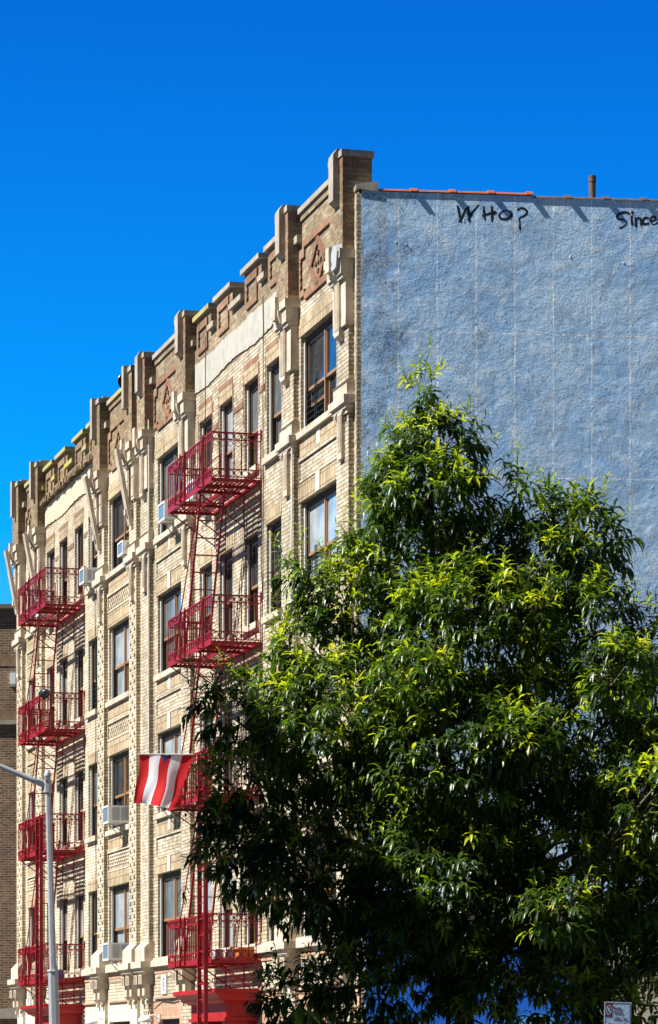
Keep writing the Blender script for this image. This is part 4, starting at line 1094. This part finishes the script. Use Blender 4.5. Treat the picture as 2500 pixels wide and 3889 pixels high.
# ------------------------------------------------------------------ the street tree
def tree():
    Y0 = 35.; s = F0/Y0
    def W3(x, y, dy=0.): return np.array([(x-1250)/s, Y0+dy, (4020-y)/s+CZ])
    lobes = [(1600,1500,38,90,0,.22),(1650,1720,150,150,0,1),(1620,1900,235,190,-.1,1),(1540,2130,250,210,.1,1),(1465,1980,60,90,-.2,.4),
      (1962,1870,32,70,0,.25),(2120,1965,70,100,.1,.6),(2235,2060,120,160,-.1,.9),(2060,2170,250,180,.1,1),(1850,2080,160,160,.4,.9),(1360,2300,230,180,0,1),(2190,2400,230,240,-.2,1),
      (1800,2420,380,280,-.5,1),(1800,2420,380,280,.6,.6),(1200,2450,160,110,-.2,.7),(1130,2200,40,50,-.2,.25),(1060,2620,160,110,0,.9),(885,2740,105,100,.2,.6),(790,2640,40,50,.2,.25),
      (950,2990,165,160,0,.8),(960,3230,200,190,.1,.9),(800,3130,70,70,-.2,.35),(1300,2780,330,270,-.5,1),(1300,2780,330,270,.5,.6),(1700,2900,400,330,-.8,1),(1700,2900,380,300,.6,.6),(2150,2850,330,300,-.5,1),(2440,2660,110,190,.2,1),
      (2560,3000,280,280,-.2,1),(1250,3300,340,240,-.3,1),(1700,3380,400,300,-.8,1),(1700,3380,360,280,.6,.5),(2150,3380,380,300,-.6,1),(2650,3450,330,340,0,1),
      (1120,3790,150,120,-.1,.7),(1480,3720,330,210,-.3,.9),(1980,3790,380,230,-.5,.9),(2440,3830,300,200,-.3,.9),(2800,3100,250,350,0,.7),(1700,4080,900,110,0,.6),(2250,3600,300,200,.5,.8),(1850,3600,300,220,.6,.8),(2500,3300,260,300,.6,.8),(1450,3100,300,250,.7,.7),(2050,3100,300,250,.8,.7),(2350,3000,260,260,.7,.7),(1500,3550,260,180,.5,.7),(2470,2440,45,60,0,.3),(1930,2870,140,100,-1.7,.9),(2420,3080,150,150,-1.7,.9),(2060,3480,110,80,-1.8,.7),(1580,2640,150,100,-1.4,.7),(2300,2600,120,110,-1.4,.7)]
    r = np.random.default_rng(11)
    bases = []; dirs = []; ages = []; lens = []; upr = []
    grown = []
    for (x, y, rx, ry, dy, dn) in lobes:
        rx *= .95; ry *= .95
        c = W3(x, y, dy); ax = np.array([rx/s, max(.35, min(1.5, (rx+ry)/2/s*1.15)), ry/s])
        vol = ax[0]*ax[2]
        n = int(170*vol*dn/(.5)+34*dn)
        for _ in range(int(4+10*min(2.2, ax[0]*ax[2]/.35))):      # leader shoots that stand out of the clump
            d = r.normal(size=3); d[2] = abs(d[2])*.9-.1; d[1] = -abs(d[1])*.7 if r.random() < .7 else d[1]; d /= np.linalg.norm(d)
            g = d*ax; g /= np.linalg.norm(g); g = g*.55+np.array([0, 0, .75])+r.normal(size=3)*.16; g /= np.linalg.norm(g)
            grown.append((c+d*ax*.82, g, r.uniform(.24, .50)))
        for _ in range(n):
            d = r.normal(size=3); d /= np.linalg.norm(d)
            if d[1] > .2 and r.random() < .5: d[1] *= -1
            k = r.uniform(.35, 1.0)**.55
            p = c+d*ax*k*(.93 if k > .8 else 1)
            out = d*ax; out /= np.linalg.norm(out)
            out = out*.9+np.array([0, 0, .45])+r.normal(size=3)*.28; out /= np.linalg.norm(out)
            bases.append(p); dirs.append(out)
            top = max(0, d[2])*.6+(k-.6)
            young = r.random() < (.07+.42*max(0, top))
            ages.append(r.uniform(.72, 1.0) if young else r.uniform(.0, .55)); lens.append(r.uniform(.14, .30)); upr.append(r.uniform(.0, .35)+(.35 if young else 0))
    # leader shoots on the outline, upright and sparse
    shoots = [(1600,1620,1592,1385),(1500,1650,1475,1560),(1800,1650,1790,1520),(1860,1680,1885,1650),(1490,1760,1470,1690),(1960,1950,1950,1755),(2100,1950,2105,1815),(2200,1960,2195,1850),(2260,2000,2270,1880),(2330,2080,2325,1930),
              (2420,2350,2425,2230),(2480,2450,2500,2330),(1160,2260,1115,2150),(1330,2000,1350,1815),(1410,1930,1380,1800),(1060,2520,1045,2300),(1560,1720,1500,1545),(1690,1600,1700,1500),(760,2760,700,2480),(880,2680,870,2560),(1380,2100,1330,1960),(1290,2220,1280,2100),
              (720,3120,680,3060),(700,3350,690,3400),(1030,2700,1050,2640),(2350,2250,2390,2150)]
    sp = []
    for (x0, y0, x1, y1) in shoots:
        a, b = W3(x0, y0), W3(x1, y1+18); d = b-a; l = np.linalg.norm(d)
        sp.append((a, d/l, l))
    sp += grown
    LV, LF, LA = [], [], []; TW = []
    T_ = np.array([0, .28, .62, 1.0]); Wt = np.array([0.06, .92, .80, 0.0])
    base_i = 0
    def leaf(p, d, length, width, droop, age, roll):
        nonlocal base_i
        d = d/np.linalg.norm(d)
        side = np.cross(d, [0, 0, 1.]); ns = np.linalg.norm(side); side = side/ns if ns > .1 else np.array([1., 0, 0])
        up = np.cross(side, d)
        side = side*math.cos(roll)+up*math.sin(roll)
        hh = np.array([d[0], d[1], 0]); 
        cur = p.copy(); dd = d.copy(); prev = 0; vs = []
        for t, wt in zip(T_, Wt):
            dd = dd+np.array([0, 0, -1.])*droop*(t-prev)*1.6; dd /= np.linalg.norm(dd)
            cur = cur+dd*length*(t-prev); prev = t
            u2 = np.cross(side, dd); wv = side*width*wt*.5; lift = u2*width*wt*.22
            vs += [cur-wv+lift, cur, cur+wv+lift]
        LV.extend(vs); b0 = base_i
        for i in range(3):
            a = b0+i*3
            LF.append((a, a+1, a+4, a+3)); LF.append((a+1, a+2, a+5, a+4))
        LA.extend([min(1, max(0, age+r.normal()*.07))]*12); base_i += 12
    def spray(p, d, l, age, up, nl, sl=1.):
        cur = p.copy(); dd = d.copy(); pts = [cur.copy()]
        n = nl
        ph = r.uniform(0, 6.28)
        side = np.cross(dd, [0, 0, 1.]); side /= (np.linalg.norm(side)+1e-6); up2 = np.cross(side, dd)
        for i in range(n):
            t = (i+1)/n; dd = dd+np.array([0, 0, -.10]); dd /= np.linalg.norm(dd); cur = cur+dd*l/n; pts.append(cur.copy())
            a = ph+i*2.4; rad = side*math.cos(a)+up2*math.sin(a)*.8
            ld = dd*(.45+.35*t)+rad*.85+np.array([0, 0, .25+up*.6]); ll = sl*r.uniform(.15, .235)*(1 if age < .65 else .88)*(1-.25*max(0, t-.75)/.25)
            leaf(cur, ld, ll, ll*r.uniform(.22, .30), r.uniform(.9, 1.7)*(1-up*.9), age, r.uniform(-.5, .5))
        TW.append(pts)
    for p, d, a, l, u_ in zip(bases, dirs, ages, lens, upr): spray(p, d, l, a, u_, int(r.integers(6, 11)))
    for a, d, l in sp:
        n = max(6, int(l/.030)); cur = a.copy(); dd = d.copy(); pts = [cur.copy()]
        side = np.cross(dd, [0, 1., 0]); side /= np.linalg.norm(side); s2 = np.cross(side, dd)
        for i in range(n):
            t = (i+1)/n; cur = cur+d*l/n+side*.006*math.sin(i*.6); pts.append(cur.copy()); aa = i*2.4
            rad = side*math.cos(aa)+s2*math.sin(aa)
            ll = .175*(1-.5*t)*r.uniform(.85, 1.1)
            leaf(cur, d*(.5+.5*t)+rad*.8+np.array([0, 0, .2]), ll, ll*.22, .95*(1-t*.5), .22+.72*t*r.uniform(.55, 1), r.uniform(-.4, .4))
        TW.append(pts)
    base = W3(1765, 4020); base[2] = 0
    T = thing('street_tree', tuple(base), 'leafy street tree with long glossy drooping leaves in front of the blue wall', 'tree')
    me = bpy.data.meshes.new('crown'); V_ = np.array(LV, 'f')-base.astype('f')
    print('leaves', len(LV)//12)
    F_ = np.array(LF, 'i')
    me.vertices.add(len(V_)); me.vertices.foreach_set('co', V_.ravel()); me.loops.add(F_.size); me.loops.foreach_set('vertex_index', F_.ravel())
    me.polygons.add(len(F_)); me.polygons.foreach_set('loop_start', np.arange(0, F_.size, 4, dtype='i')); me.polygons.foreach_set('loop_total', np.full(len(F_), 4, 'i'))
    me.polygons.foreach_set('use_smooth', np.ones(len(F_), bool))
    me.update(); at = me.attributes.new('age', 'FLOAT', 'POINT'); at.data.foreach_set('value', np.array(LA, 'f'))
    me.materials.append(MATS['leaf'])
    o = bpy.data.objects.new('crown', me); C.objects.link(o); o.parent = T
    # trunk and limbs
    m = MB(F=LX); fork = W3(1760, 3560)
    m.tube([tuple(base), tuple(base+np.array([.02, 0, 1.0])), tuple(fork+np.array([0, 0, -.3])), tuple(fork)], [.16, .125, .11, .10], 10)
    m.build('trunk', 'bark', T, smooth=True)
    m = MB(F=LX); ld = W3(1640, 1750)
    def limb(a, b, r0, r1, sag=.12):
        a, b = np.array(a), np.array(b); n = 9; pts = []
        pr = r.normal(size=3)*.06
        for i in range(n+1):
            t = i/n; q = a+(b-a)*t; q = q+pr*math.sin(t*3.14)*np.linalg.norm(b-a)*.5; q[2] += -sag*math.sin(t*3.14)*np.linalg.norm((b-a)[:2]); pts.append(tuple(q))
        m.tube(pts, [r0+(r1-r0)*i/n for i in range(n+1)], 7); return pts
    main = limb(fork-np.array([0, 0, .05]), ld, .095, .02, 0)
    for (x, y, rx, ry, dy, dn) in lobes:
        c = W3(x, y, dy)
        if dn < .5: continue
        cand = [np.array(p) for p in main if p[2] < c[2]-.15*abs(c[0]-p[0])] or [fork]
        q = min(cand, key=lambda p: np.linalg.norm(p-c)+.6*abs(p[2]-(c[2]-.6*abs(c[0]-p[0]))))
        end = c+np.array([0, 0, .2*ry/s]); pts = limb(q, end, .035+.012*np.linalg.norm(end-q), .010)
        for _ in range(5):
            k = int(r.integers(4, 9)); p0 = np.array(pts[k]); d = r.normal(size=3); d /= np.linalg.norm(d); d[2] = abs(d[2])*.6
            limb(p0, c+d*np.array([rx, (rx+ry)/2, ry])/s*.85, .014, .004)
    m.build('branches', 'bark', T, smooth=True)
    m = MB(F=LX)
    for pts in TW[::1]:
        P = [tuple(q) for q in pts[::3]]
        if len(P) > 1:
            for a, b in zip(P, P[1:]): m.bar(a, b, .0035, .003, 3)
    m.build('twigs', 'bark', T)
tree()

# ------------------------------------------------------------------ ground
def flat(name, x0, x1, y0, y1, z, mat, th=.0):
    m = MB(F=LX)
    if th: m.box(x0, x1, y0, y1, z-th, z)
    else: m.add([(x0, y0, z), (x1, y0, z), (x1, y1, z), (x0, y1, z)], [(0, 1, 2, 3)])
    return tag(m.build(name, mat), kind='structure')
flat('ground', -1500, 1500, -1500, 1500, -.16, 'ground_mat')
m = MB(F=lambda p: (P0.x+p[0]*U.x+p[1]*V.x, P0.y+p[0]*U.y+p[1]*V.y, p[2]))
m.add([(-60, -14, -.15), (60, -14, -.15), (60, -4.5, -.15), (-60, -4.5, -.15)], [(0, 3, 2, 1)])
tag(m.build('road', 'asphalt'), kind='structure')
m = MB(F=m.F); m.box(-60, 60, -4.5, 10, -.15, -.002); tag(m.build('pavement', 'concrete'), kind='structure')
for o in list(bpy.data.objects):
    if '_o' in o: del o['_o']
